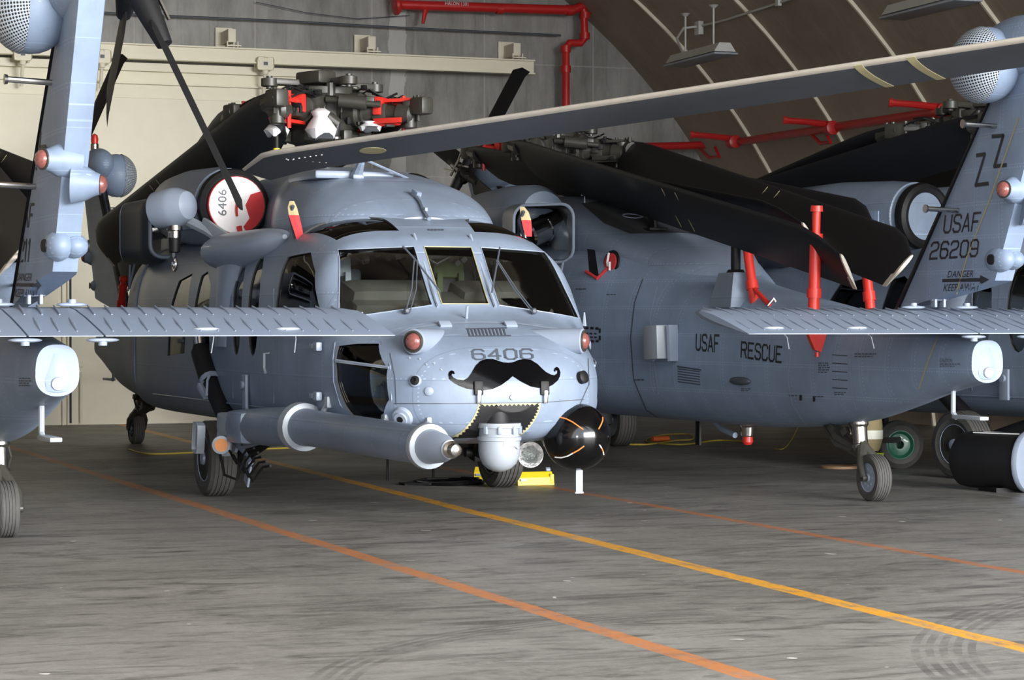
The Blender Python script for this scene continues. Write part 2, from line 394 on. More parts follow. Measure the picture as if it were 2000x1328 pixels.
def build_blade(key, root):
    p0, p1, cv = BL[key]
    b = MB(); R = blade_mb(p0, p1, cv, .53, .062); b.ring_loft(R)
    o = b.build('main_rotor_blade', 'blade', root)
    s_ = (Vector(p1)-Vector(p0)).normalized(); cvn = (Vector(cv)-s_*s_.dot(Vector(cv))).normalized(); u = s_.cross(cvn)
    m = MB()
    for t in (.55, .59):                                    # two pale chord lines
        o_ = Vector(p0)+(Vector(p1)-Vector(p0))*t
        for q in (1, -1): m.box((0, 0, 0), (.012, .44, .003)); m.v[-8:] = [o_+s_*v.x+cvn*(v.y-.13)+u*(v.z+q*(.0325-(.0 if v.y > 0 else .018))) for v in m.v[-8:]]
    m.build('chord_stripe', 'band', o)
    tip = MB(); rr = []
    L = (Vector(p1)-Vector(p0)).length
    for ring in R[-1:]: c0 = sum(ring, Vector())/len(ring); rr = [[c0+(p-c0)*1.04-s_*.05 for p in ring], [c0+(p-c0)*1.0+s_*.02 for p in ring]]
    tip.ring_loft(rr); tip.build('tip_cap', 'le', o)
    h = MB()
    h.tube([Vector(p0)-s_*.16, Vector(p0)+s_*.15], [.06, .085], 10); h.box(Vector(p0)-s_*.1, (.2, .14, .16), (0, 0, .3), .03)
    for q in (-.05, .05): h.cyl(Vector(p0)+Vector((q, 0, -.12)), Vector(p0)+Vector((q, 0, .12)), .022, n=8)
    h.build('blade_root_fitting', 'hub', o)
    return o
def rotor_head(root, detail=True):
    h = MB(); c = HUB
    h.lathe([(-.42, .16), (-.3, .2), (-.28, .30), (-.18, .34), (-.1, .26), (.06, .30), (.1, .34), (.16, .34), (.2, .18), (.23, .16)], c, (0, 0, 1), 28)
    head = h.build('rotor_head', 'hub', root)
    m = MB(); m.lathe([(-.98, .26), (-.9, .24), (-.86, .17), (-.6, .13), (-.3, .12)], c, (0, 0, 1)); m.build('rotor_mast', 'steel', head)
    sw = MB(); sw.lathe([(-.36, .27), (-.34, .34), (-.28, .36), (-.24, .33), (-.22, .25)], c, (0, 0, 1), 28)
    for i in range(8):
        a = i*45*D+.2; sw.box(c+Vector((.42*math.cos(a), .42*math.sin(a), -.3)), (.12, .09, .1), (0, 0, a), .015)
    sw.build('swashplate', 'hub', head)
    bi = MB(); bi.lathe([(.2, .10), (.24, .14), (.3, .12), (.31, .02)], c, (0, 0, 1))
    for i in range(4):
        a = (i*90+8)*D; e = c+Vector((math.cos(a)*.55, math.sin(a)*.55, .20)); bi.box(c+Vector((math.cos(a)*.3, math.sin(a)*.3, .21)), (.5, .13, .06), (0, 0, a), .015)
        bi.lathe([(-.04, .06), (-.035, .08), (.035, .08), (.04, .06)], e, (0, 0, 1), 18); bi.lathe([(-.06, .03), (.06, .03)], e, (0, 0, 1), 10)
    bi.box(c+Vector((.16, -.12, .25)), (.34, .22, .12), (0, 0, .4), .03)
    bi.build('vibration_absorber', 'hub', head)
    for i in range(4):
        a = (45+90*i)*D; ca, sa = math.cos(a), math.sin(a); e = Vector((ca, sa, 0)); n = Vector((-sa, ca, 0)); Z = Vector((0, 0, 1))
        s_ = MB(); P = lambda r, t=0, z=0: c+e*r*.77+n*t+Z*(z-.09*r)
        s_.tube([P(.18), P(.36), P(.42), P(.62), P(.7), P(.98), P(1.05)], [.15, .17, .13, .12, .09, .075, .10], 14)
        s_.tube([P(.34), P(.38), P(.52), P(.56), P(.60), P(.62)], [.13, .165, .17, .14, .14, .10], 18); s_.box(P(.8, 0, 0), (.15, .17, .15), (0, 0, a), .03); s_.box(P(.45, .12, .05), (.2, .1, .12), (0, .2, a), .03)
        s_.tube([P(1.0), P(1.03), P(1.2), P(1.24)], [.07, .10, .105, .07], 14); s_.lathe([(-.13, .05), (-.12, .07), (.12, .07), (.13, .05)], P(1.17), Z, 12)
        s_.tube([P(.5, .1, -.05), P(.55, .3, -.1), P(.5, .36, -.16)], [.06, .05, .045], 10)
        s_.box(P(.72, -.16, .08), (.12, .1, .09), (0, 0, a+.4), .02); s_.lathe([(0, .05), (.12, .05), (.13, .03)], P(.3, .2, .1), Z, 10)
        sp = s_.build('blade_spindle', 'hub', head)
        d = MB(); d.tube([P(.25, -.30, .06), P(.4, -.28, .06), P(.41, -.28, .06), P(.72, -.2, .06), P(.73, -.2, .06), P(.88, -.16, .06)], [.03, .03, .065, .065, .028, .028], 12)
        d.build('lag_damper', 'steel' if i % 2 else 'hub', head)
        g = MB()
        for q in (-.11, .11): g.box(P(.88, 0, q), (.50, .09, .035), (0, 0, a), .01); g.box(P(.93, q*.8, q*.7), (.30, .03, .05), (0, 0, a+.1*q*9), .008)
        g.box(P(.80, 0, .05), (.07, .26, .17), (0, 0, a), .015); g.cyl(P(1.05, .07, -.17), P(1.05, .07, .17), .022, n=8)
        g.build('red_fold_lock' if detail or i == 0 else 'fold_lock', 'red' if detail or i == 0 else 'hub', head)
        w = MB()
        for q in range(4):
            rr = [P(.2+.2*q+.04*math.sin(q*3+i), .06*math.cos(q*2.2+i), .16+.03*math.sin(q*5+i)) for _ in (0,)]
        pts = [P(.15+.16*j, .12*math.sin(j*1.7+i), .17+.05*math.cos(j*2.3+i)) for j in range(6)]
        w.tube(pts, .011, 6); w.tube([p+Vector((.03, .05, -.02)) for p in pts], .008, 6)
        for j in range(3): w.box(pts[j+1], (.05, .04, .04), (0, 0, a), .006)
        w.tube([P(.62, .16, .1), P(.8, .2, .16), P(.98, .14, .14), P(1.12, .1, .1)], .010, 6)
        for j in range(22):
            rr_, tt, zz_ = random.uniform(.3, 1.12), random.uniform(-.17, .17), random.uniform(-.13, .15)
            if j % 2: w.cyl(P(rr_, tt, zz_-.03), P(rr_, tt, zz_+.03), random.uniform(.012, .03), n=8)
            else: w.box(P(rr_, tt, zz_), (random.uniform(.03, .09), random.uniform(.02, .06), random.uniform(.02, .05)), (0, 0, random.uniform(0, 3)), .004)
        w.build('wiring', 'black', sp)
        pr = MB(); pr.tube([P(.5, .36, -.14), P(.42, .3, -.34)], [.022, .03], 8); pr.tube([P(.44, .32, -.28), P(.44, .32, -.3)], .04, 8); pr.build('pitch_link', 'steel', head)
    return head

def cockpit(root):
    g = MB()
    g.v = []
    for y in (-.86, .08):
        g.box((2.10, y+.39, 1.72), (.42, .80, .24), (0, .25, 0), .105)
    g.box((2.18, 0, 1.60), (.42, 1.74, .26), (0, .3, 0), .06); g.box((2.1, 0, 1.35), (.2, 1.6, .4), None, .02)
    g.build('glareshield', 'dust', root)
    f = MB(); f.box((.9, 0, .80), (3.4, 2.0, .06)); f.box((1.6, 0, 1.1), (1.0, .36, .45), (0, -.15, 0), .03); f.box((-.75, 0, 1.4), (.06, .5, 1.2), None, .02)
    f.build('cockpit_floor', 'int', root)
    ov = MB(); ov.box((1.45, 0, 2.16), (.7, .36, .16), (0, .12, 0), .03)
    for i in range(26): ov.box((1.25+random.random()*.6, random.uniform(-.7, .7), random.uniform(2.02, 2.16)), (.06, .05, .05), (random.random(), random.random(), 0), .008)
    ov.tube([(1.9, -.2, 2.1), (1.92, 0, 2.0), (1.9, .2, 2.1)], .012, 6)
    ov.build('overhead_console', 'int', root)
    for s_ in (1, -1):
        s = MB(); s.box((1.0, s_*.52, 1.25), (.5, .5, .12), None, .04); s.box((.78, s_*.52, 1.62), (.12, .5, .72), (0, -.12, 0), .04)
        s.box((1.0, s_*.52, 1.0), (.4, .4, .4)); s.box((.9, s_*.77, 1.55), (.38, .03, .6), (0, -.1, 0), .02); s.box((.9, s_*.27, 1.5), (.3, .03, .4), (0, -.1, 0), .02)
        st = s.build('pilot_seat', 'dark', root)
        MB().box((.80, s_*.52, 2.0), (.1, .3, .2), (0, -.12, 0), .05).box((.88, s_*.62, 1.7), (.02, .05, .5)).box((.88, s_*.42, 1.7), (.02, .05, .5)).build('headrest', 'lt' if s_ < 0 else 'camo', st)
        MB().tube([(1.65, s_*.52, .85), (1.6, s_*.52, 1.2), (1.55, s_*.52, 1.45)], .018, 8).box((1.55, s_*.52, 1.5), (.05, .06, .12), None, .01).build('control_stick', 'black', root)
        p = MB()
        for i in range(3): p.box((2.75, s_*(.45+.16*i), .82), (.02, .012, .22))
        p.box((2.6, s_*.72, 1.12), (.3, .3, .05)); p.box((2.5, s_*.55, .95), (.3, .4, .16), None, .02)
        for i in range(14): p.box((2.3+random.random()*.7, s_*random.uniform(.35, .85), random.uniform(.7, 1.3)), (.10, .03, .05), (random.random()*3, random.random()*3, 0), .006)
        p.tube([(2.3, s_*.9, .75), (2.6, s_*.7, 1.05), (2.9, s_*.75, .85)], .014, 6)
        p.build('pedal_assembly', 'int', root)
        MB().box((2.55, s_*.75, 1.08), (.02, .16, .2), (0, 0, .3*s_), .02).box((2.7, s_*.5, .85), (.02, .06, .06), None, .02).build('chart_pocket', 'olive', root)
def rrect(y, z, hw, hh, r, n=5):
    out = []
    for (sy, sz, a0) in ((1, 1, 0), (-1, 1, 90), (-1, -1, 180), (1, -1, 270)):
        for i in range(n+1):
            a = (a0+90*i/n)*D; out.append((y+sy*(hw-r)+r*math.cos(a), z+sz*(hh-r)+r*math.sin(a)))
    return out
def shell(mb, secs, t):
    """open duct: secs (x, y, z, hw, hh, r)"""
    R = [[(x+dx*(q[0]-y), q[0], q[1]) for q in rrect(y, z, hw, hh, r)] for x, y, z, hw, hh, r, dx in secs]
    I = [[(x+dx*(q[0]-y), q[0], q[1]) for q in rrect(y, z, hw-t, hh-t, max(.02, r-t))] for x, y, z, hw, hh, r, dx in reversed(secs)]
    mb.ring_loft(R+I+[R[0]], False, False); return mb
def engines(root):
    for s_ in (1, -1):
        n = MB()
        n.lathe([(0, .225), (.0, .30), (-.05, .325), (-.14, .335), (-.15, .35), (-.5, .37), (-1.3, .37), (-1.9, .33), (-2.15, .24), (-2.2, .05)], (-1.05, s_*.88, 2.60), (1, -.0*s_, -.03), 32)
        n.lathe([(-.2, .05), (-.12, .18), (-.1, .24)], (-1.05, s_*.88, 2.60), (1, 0, -.03), 24)
        e = n.build('engine_nacelle', 'gray', root)
        MB().lathe([(-.09, .335), (-.05, .345), (.01, .33), (.035, .29), (.02, .245), (-.04, .235)], (-1.05, s_*.88, 2.60), (1, 0, -.03), 32).build('inlet_lip', 'black', e)
        b = MB(); b.box((-1.5, s_*1.2, 2.55), (.45, .06, .34), (s_*.1, 0, 0), .02); b.box((-1.5, s_*1.235, 2.6), (.3, .03, .12), None, .01)
        b.build('access_panel', 'boom', e)
        d = MB()
        N_ = Vector((-.62, s_*.78, .05)).normalized(); T_ = Vector((.78, s_*.62, 0)).normalized(); Cr = Vector((-3.86, s_*1.14, 2.43))
        def fr_(x, y, hw, hh, r): return [Vector((x, s_*(y+a), 2.44+b_)) for a, b_ in rrect(0, 0, hw, hh, r)]
        def rr_(hw, hh, r, k=0.0): return [Cr+N_*k+T_*a+Vector((0, 0, b_)) for a, b_ in rrect(0, 0, hw, hh, r)]
        d.ring_loft([fr_(-2.90, .96, .27, .28, .12), fr_(-3.02, .97, .31, .32, .14), fr_(-3.15, .97, .31, .33, .15), rr_(.37, .31, .15), rr_(.34, .28, .13), fr_(-3.15, .97, .27, .29, .12), fr_(-3.02, .97, .27, .28, .12), fr_(-2.90, .96, .245, .255, .10), fr_(-2.90, .96, .27, .28, .12)], False, False)
        hs = d.build('exhaust_suppressor', 'dark' if s_ < 0 else 'gray', root)
        ib = MB(); ib.ring_loft([fr_(-2.93, .96, .24, .25, .10), fr_(-3.1, .97, .26, .28, .12), rr_(.33, .27, .13, -.03)], False, False); ib.build('duct_lining', 'black', hs)
        L_1 = fr_(-2.9, .96, .262, .272, .12); MB().tube(L_1+L_1[:1], .022, 6).build('duct_lip', 'lt', hs); L_2 = rr_(.355, .295, .14); MB().tube(L_2+L_2[:1], .016, 6).build('duct_lip', 'lt', hs)
        MB().lathe([(0, .02), (0, .13), (.25, .135), (.26, .145), (.28, .145), (.29, .135), (.50, .14), (.52, .12), (.48, .1)], (-3.42, s_*.72, 2.60), (-.25, s_*1, -.38), 24).build('exhaust_pipe', 'chrome', hs)
        MB().tube([(-4.3, s_*1.1, 2.12), (-4.25, s_*1.12, 1.9)], .012, 6).tube([(-4.1, s_*1.1, 2.12), (-4.3, s_*1.12, 1.85)], .012, 6).build('support_strut', 'lt', hs)
def wheel(parent, c, r, w, tyre='tread', rim='lt', nm='tire'):
    c = Vector(c); t = MB()
    prof = [(-w*.42, r*.62), (-w*.5, r*.75), (-w*.46, r*.92), (-w*.34, r*.985)]
    for i in range(5): q = -w*.3+i*w*.15; prof += [(q-w*.05, r), (q+w*.045, r), (q+w*.05, r*.975), (q+w*.09, r*.975)]
    prof += [(w*.34, r*.985), (w*.46, r*.92), (w*.5, r*.75), (w*.42, r*.62)]
    t.lathe(prof+[prof[0]], c, (0, 1, 0), 40)
    ty = t.build(nm, tyre, parent)
    m = MB(); m.lathe([(-w*.4, r*.63), (-w*.44, r*.6), (-w*.3, r*.5), (-w*.32, r*.2), (-w*.5, r*.16), (-w*.52, .01), (w*.52, .01), (w*.5, r*.16), (w*.32, r*.2), (w*.3, r*.5), (w*.44, r*.6), (w*.4, r*.63)], c, (0, 1, 0), 28)
    for i in range(8):
        a = i*45*D
        for q in (-1, 1): m.lathe([(0, .012), (.02, .012)], c+Vector((r*.36*math.cos(a), q*w*.31, r*.36*math.sin(a))), (0, q, 0), 6)
    m.build('wheel_rim', rim, parent); return ty
def gear(root):
    for s_ in (1, -1):
        g = MB()
        g.tube([(-.98, s_*1.22, 1.30), (-.93, s_*1.22, 1.2)], .075, 12)
        g.tube([(-.62, s_*1.22, .98), (-.05, s_*1.16, .52)], [.085, .085], 14); g.tube([(-.95, s_*1.22, 1.25), (-.6, s_*1.22, .96)], .10, 14)
        g.tube([(1.15, s_*.95, .72), (.5, s_*1.05, .5), (0, s_*1.14, .33)], [.06, .07, .075], 12); g.box((-.02, s_*1.14, .4), (.2, .14, .3), (0, .2, 0), .03)
        g.cyl((0, s_*1.0, .33), (0, s_*1.46, .33), .045)
        o = g.build('main_landing_gear', 'black', root)
        MB().tube([(-1.03, s_*1.22, 1.40), (-.98, s_*1.22, 1.26)], .052, 14).build('shock_strut_piston', 'chrome', o)
        c = MB(); c.lathe([(-.03, .105), (.03, .105)], (-.62, s_*1.22, .98), (-.6, 0, .45), 14); c.box((-.55, s_*1.31, .9), (.18, .06, .06), (0, .6, .2), .01); c.tube([(-.4, s_*1.32, .86), (-.45, s_*1.30, 1.0), (-.5, s_*1.26, 1.05)], .012, 6); c.build('clamp', 'lt', o)
        wheel(o, (0, s_*1.35, .33), .33, .25)
    t = MB()
    t.tube([(-8.45, 0, .74), (-8.62, 0, .46), (-8.78, .10, .3), (-8.83, .10, .2)], [.06, .055, .035, .03], 10); t.tube([(-8.62, 0, .46), (-8.78, -.10, .3), (-8.83, -.10, .2)], [.055, .035, .03], 10)
    t.cyl((-8.83, -.12, .2), (-8.83, .12, .2), .03, n=12); t.tube([(-8.05, 0, .66), (-8.3, .04, .5), (-8.6, 0, .4)], [.08, .07, .05], 10)
    t.tube([(-8.1, .08, .6), (-8.35, .1, .45), (-8.55, .05, .42)], .02, 6); t.tube([(-8.4, -.07, .72), (-8.5, -.1, .55), (-8.4, -.08, .42)], .014, 6)
    for i in range(8): t.box((-8.1-random.random()*.45, random.uniform(-.09, .09), .42+random.random()*.2), (.07, .05, .06), (0, random.random(), random.random()), .008)
    o = t.build('tail_landing_gear', 'hub', root)
    MB().lathe([(0, .055), (.02, .075), (.05, .075), (.06, .065), (.2, .065), (.22, .08), (.25, .08)], (-8.6, 0, .42), (.12, 0, 1), 18).build('oleo_cylinder', 'steel', o)
    wheel(o, (-8.83, 0, .2), .2, .15)
    o.location.x = .15
    return o
def tail(root):
    f = mk('tail_fin', fin_me, root)
    MB().ring_loft(fin_rings(0, .1, .006)).build('deice_boot', 'black', f)
    for s_ in (1, -1):
        MB().lathe([(0, .058), (.02, .056), (.035, .045), (.045, .02), (.047, .005)], Vector((-10.94, s_*.05, 2.52 if s_ > 0 else 2.38))+Vector((-.35, s_, 0 if s_ > 0 else -.05)).normalized()*(.16 if s_ > 0 else .11), (-.35, s_, 0), 18).build('formation_lamp', 'lens', f)
        MB().lathe([(0, .068), (.01, .068), (.012, .058)], Vector((-10.94, s_*.05, 2.52 if s_ > 0 else 2.38))+Vector((-.35, s_, 0 if s_ > 0 else -.05)).normalized()*(.155 if s_ > 0 else .105), (-.35, s_, 0), 18).build('lamp_bezel', 'hub', f)
        MB().lathe([(0, .042), (.012, .04), (.015, .02)], (-10.72, s_*(.135 if s_ > 0 else .135), 2.0), (-.2, s_, 0), 16).build('lens_socket', 'black', f)
    # perforated intake dome on the left of the gearbox
    dm = MB(); dm.ell((-10.80, .24, 3.47), (.30, .26, .29), 28); dm.build('gearbox_fairing', 'boom', f)
    mt, t, b = nt('perforated_mesh'); tc = node(t, 'ShaderNodeTexCoord'); sx = node(t, 'ShaderNodeSeparateXYZ'); t.links.new(tc.outputs['Object'], sx.inputs[0])
    def cell(v): return mth(t, 'POWER', mth(t, 'MULTIPLY', mth(t, 'SUBTRACT', mth(t, 'FRACT', mth(t, 'DIVIDE', mth(t, 'ADD', v, 50), .05)), .5), 2.0), 2.0)
    dn_ = mth(t, 'ADD', sx.outputs[1], .06)
    hole = mth(t, 'LESS_THAN', mth(t, 'ADD', cell(mth(t, 'DIVIDE', mth(t, 'ADD', sx.outputs[0], 10.80), dn_)), cell(mth(t, 'DIVIDE', mth(t, 'SUBTRACT', sx.outputs[2], 3.47), dn_))), .5)
    t.links.new(mixc(t, hole, (.36, .41, .47), (.012, .012, .014)), b.inputs['Base Color']); b.inputs['Roughness'].default_value = .4
    M['mesh'] = M.get('mesh') or mt
    ms = MB(); R = []
    for i in range(9):
        a = i/8*math.pi*.42+.03
        R.append([Vector((-10.80, .24, 3.47))+Vector((.308*math.sin(a)*math.cos(q), .267*math.cos(a), .298*math.sin(a)*math.sin(q))) for q in (2*math.pi*j/28 for j in range(28))])
    ms.ring_loft(R, True, False); ms.build('perforated_screen', 'mesh', f)
    l = MB(); l.lathe([(0, .055), (.08, .055), (.09, .045)], (-11.05, 0, 3.82), (0, 0, 1), 16); l.build('beacon_base', 'steel', f); MB().lathe([(0, .045), (.06, .05), (.11, .04), (.13, .01)], (-11.05, 0, 3.91), (0, 0, 1), 16).build('beacon_lens', 'red', f)
    for z, x in ((2.40, -10.15), (3.02, -10.7)): MB().tube([(x, .08, z), (x+.0, .36, z+.01)], .020, 10).lathe([(0, .03), (.02, .035), (.02, .0)], (x, .36, z+.01), (0, 1, 0), 10).build('pitot_stub', 'steel', f)
    # tail rotor, canted
    h = Vector((-11.25, -.24, 3.62)); ax = Vector((0, -math.cos(20*D), math.sin(20*D)))
    r = MB(); r.cyl(h-ax*.16, h+ax*.1, .09, .11); r.lathe([(-.02, .17), (.04, .18), (.08, .12), (.1, .03)], h, ax, 20)
    hub = r.build('tail_rotor_hub', 'black', root)
    e1 = Vector((1, 0, 0)); e2 = ax.cross(e1).normalized()
    if e2.z > 0: e2 = -e2
    for i in range(4):
        a = (22+90*i)*D; d_ = (e2*math.cos(a)-e1*math.sin(a)).normalized(); n = ax.cross(d_)
        b = MB(); b.ring_loft(blade_mb(h+ax*.05+d_*.35, h+ax*.05+d_*1.68, n+ax*.45, .25, .03, .5, 14))
        b.tube([h+ax*.05, h+ax*.05+d_*.18, h+ax*.05+d_*.5], [.07, .085, .05], 12); b.box(h+ax*.1+d_*.3, (.05, .05, .05), None, .01)
        b.build('tail_rotor_blade', 'black', root)
        MB().tube([h+ax*.16+n*.05, h+ax*.18+d_*.3+n*.12], .014, 6).tube([h+ax*.2, h+ax*.2+n*.13], .02, 6).build('pitch_link', 'steel', hub)
    # stabilator: outer panels and centre panel with rib swages
    def stabmb(y0, y1, rib=True):
        b = MB(); R = []
        n = max(2, int(abs(y1-y0)/.05))
        for i in range(n+1):
            y = y0+(y1-y0)*i/n; tpr = (abs(y)/2.19); le = -9.50-.06*tpr; te = -10.72
            if abs(y) > 2.05: q = (abs(y)-2.05)/.14; le -= .30*q*q
            ch = le-te; sc = 1 if abs(y) < 2.12 else 1-.5*((abs(y)-2.12)/.07)
            up = []; dn = []
            for q, h_ in ((0, .02), (.03, .38), (.12, .8), (.3, 1), (.55, .8), (.8, .42), (.97, .13), (1, .05)):
                x = le-ch*q; z = 1.60-.165*q
                up.append((x, y, z+.055*h_*sc)); dn.append((x, y, z-.045*h_*sc))
            R.append(up+dn[::-1])
        b.ring_loft(R)
        if rib:
            y = y0+.1
            while y < y1-.08:
                if abs(y) > .0:
                    sg = -1
                    for (qa, qb, sk) in ((.14, .46, .02), (.54, .9, .02)):
                        f_ = lambda q: (-9.52-1.2*q, 1.60-.165*q+.055*(1 if q < .35 else 1-(q-.35)*1.45)+.001)
                        xa, za = f_(qa); xb, zb_ = f_(qb)
                        b.tube([(xa, y, za), ((xa+xb)/2, y+sk, (za+zb_)/2+.004), (xb, y+2*sk, zb_)], [.006, .0095, .006], 6)
                y += .115
        return b
    st = stabmb(-.235, .235).build('stabilator', 'stab', root)
    stabmb(.25, 2.19).build('outer_panel', 'stab', st); stabmb(-2.19, -.25).build('outer_panel', 'stab', st)
    for y in (-.245, .245):
        for x, z in ((-9.75, 1.64), (-10.65, 1.41)): MB().ell((x, y, z), (.035, .11, .016), 12).lathe([(0, .03), (.035, .028)], (x, y, z), (0, 0, 1 if x > -10 else -1), 12).build('hinge_fitting', 'lt', st)
    MB().box((-9.72, -.04, 1.70), (.07, .025, .12), None, .008).box((-9.72, .04, 1.70), (.07, .025, .12), None, .008).cyl((-9.72, -.07, 1.72), (-9.72, .07, 1.72), .028).cyl((-9.72, 0, 1.70), (-9.72, 0, 1.86), .02).build('actuator_clevis', 'lt', st)
    for y in (-1.5, -.95, 1.2, 1.9): MB().ell((-10.55, y, 1.478), (.03, .09, .014), 12).tube([(-10.72, y, 1.43), (-10.82, y+.03, 1.41), (-10.95, y+.08, 1.33)], .004, 5).build('static_wick', 'pale', st)
    tc_ = MB().box((-10.38, 0, 1.22), (.16, .19, .33), (0, .10, 0), .07).lathe([(0, .065), (.03, .058)], (-10.38, .05, 1.13), (-.4, 1, 0), 20).build('tail_cone', 'boom', root); MB().lathe([(.0, .045), (.012, .04), (.016, .01)], (-10.465, 0, 1.13), (-1, 0, -.1), 16).build('tail_lamp', 'pale', tc_)
    MB().tube([(-9.95, 0, 1.0), (-9.95, 0, .80), (-10.0, 0, .76)], .02, 8).box((-10.2, 0, .77), (.42, .08, .03), None, .008).build('tail_antenna', 'pale', root)

def airframe(k, label, redlocks=False):
    root = empty('helicopter', HM[k], label, 'helicopter', 'parked rescue helicopters')
    fu = mk('fuselage', fus_me, root)
    nm2 = {'gunner_window2': 'gunner_window', 'cabin_window2': 'cabin_window', 'windshield_left': 'windshield', 'windshield_right': 'windshield', 'windshield_centre': 'windshield'}
    for nm, s_, me in PANES: mk(nm2.get(nm, nm), me, fu)
    mk('tail_boom', boom_me, root); mk('engine_cowling', cowl_me, root)
    engines(root); gear(root); tail(root); rotor_head(root, redlocks)
    for b in BL: build_blade(b, root)
    cockpit(root)
    # roof posts beside the centre panel, wipers, door seams
    for s_ in (1, -1):
        pf = MB()
        pf.tube([(2.04, s_*.245, 2.235), (2.36, s_*.245, 1.895), (2.60, s_*.245, 1.645)], .014, 6); pf.build('windshield_post', 'lt', fu)
        w = MB(); w.tube([(2.68, s_*.55, 1.60), (2.55, s_*.45, 1.78), (2.36, s_*.36, 2.02)], .006, 6); w.tube([(2.70, s_*.52, 1.60), (2.57, s_*.42, 1.78), (2.38, s_*.34, 2.02)], .005, 6); w.ell((2.68, s_*.54, 1.61), (.028, .028, .028), 10)
        w.tube([(2.26, s_*.42, 2.13), (2.36, s_*.36, 2.03), (2.58, s_*.22, 1.76)], .008, 6); w.build('windshield_wiper', 'markgray', fu)
        m = MB(); m.tube([(2.78, s_*.94, 1.49), (2.78, s_*.94, 1.60)], [.018, .006], 6); m.build('temperature_probe', 'lt', fu)
        # cabin roof rail and sponson fairing
        q = MB(); q.ring_loft([[(x, s_*(1.02+w*math.cos(a)), z+h*math.sin(a)) for a in (2*math.pi*i/24 for i in range(24))] for x, w, h, z in ((1.0, .02, .02, 2.24), (.85, .12, .09, 2.22), (.5, .20, .14, 2.19), (.1, .27, .17, 2.16), (-.35, .31, .18, 2.15), (-.62, .30, .17, 2.15), (-.70, .22, .12, 2.15))]); q.ring_loft([[(x0+dx*math.cos(a), s_*(1.14+.085*math.sin(a)), z) for a in (2*math.pi*i/20 for i in range(20))] for x0, dx, z in ((-.2, .42, 2.12), (-.3, .30, 1.95), (-.36, .22, 1.75), (-.40, .20, 1.5), (-.42, .18, 1.3))]); q.build('upper_fairing', 'lt', root)
        for zz, xx in ((1.06, 2.33), (1.45, 2.33)):
            MB().box((xx, s_*1.16, zz-.35 if 0 else zz-.12), (.10, .05, .07), None, .012).box((xx-.12, s_*1.165, zz-.12), (.08, .03, .04), None, .008).build('door_hinge', 'lt', fu)
        MB().tube([(1.12, s_*1.19, 1.26), (1.12, s_*1.235, 1.26), (1.12, s_*1.235, 1.14), (1.16, s_*1.235, 1.10)], .013, 8).build('door_handle', 'pale', fu)
        MB().box((.42, s_*1.2, .92), (.12, .03, .30), None, .01).cyl((.42, s_*1.2, .98), (.42, s_*1.24, .98), .035).build('latch_plate', 'lt', fu)
        d = MB()                                             # door rails and frames
        for x in (1.20, -.05): d.tube([(x, s_*1.176, z) for z in (.85, 1.2, 1.6, 1.8)], .004, 5)
        d.tube([(-3.0, s_*1.17, .80), (1.15, s_*1.17, .80)], .008, 6); d.build('door_frame', 'gray', fu)
    return root
# ================================================================== markings laid on the skins
from mathutils.geometry import tessellate_polygon
def tri2d(poly):
    return [tuple(poly[i] for i in t) for t in tessellate_polygon([[Vector((p[0], p[1], 0)) for p in poly]])]
def fine(tris, mx):
    out = []; st = list(tris)
    while st:
        a, b, c = st.pop(); e = [(math.dist(a, b), a, b, c), (math.dist(b, c), b, c, a), (math.dist(c, a), c, a, b)]
        L, p, q, r = max(e, key=lambda x: x[0])
        if L <= mx: out.append((a, b, c)); continue
        m = ((p[0]+q[0])/2, (p[1]+q[1])/2); st += [(p, m, r), (m, q, r)]
    return out
def decal(name, k, tris, mat, parent, bv=None, off=.004, mx=9.0, thick=0):
    b = MB(); cache = {}
    for t in fine(tris, mx):
        ids = []
        for p in t:
            key = (round(p[0], 2), round(p[1], 2))
            if key not in cache:
                l, n = surf(k, p[0], p[1], bv)
                if l is None: cache[key] = None
                else: cache[key] = len(b.v); b.v.append(l+n*off)
            ids.append(cache[key])
        if None in ids or len(set(ids)) < 3: continue
        b.f.append(ids); b.mi.append(0)
    me = bpy.data.meshes.new(name); me.from_pydata([tuple(v) for v in b.v], [], b.f); me.materials.append(M[mat])
    for p in me.polygons: p.use_smooth = True
    return mk(name, me, parent)
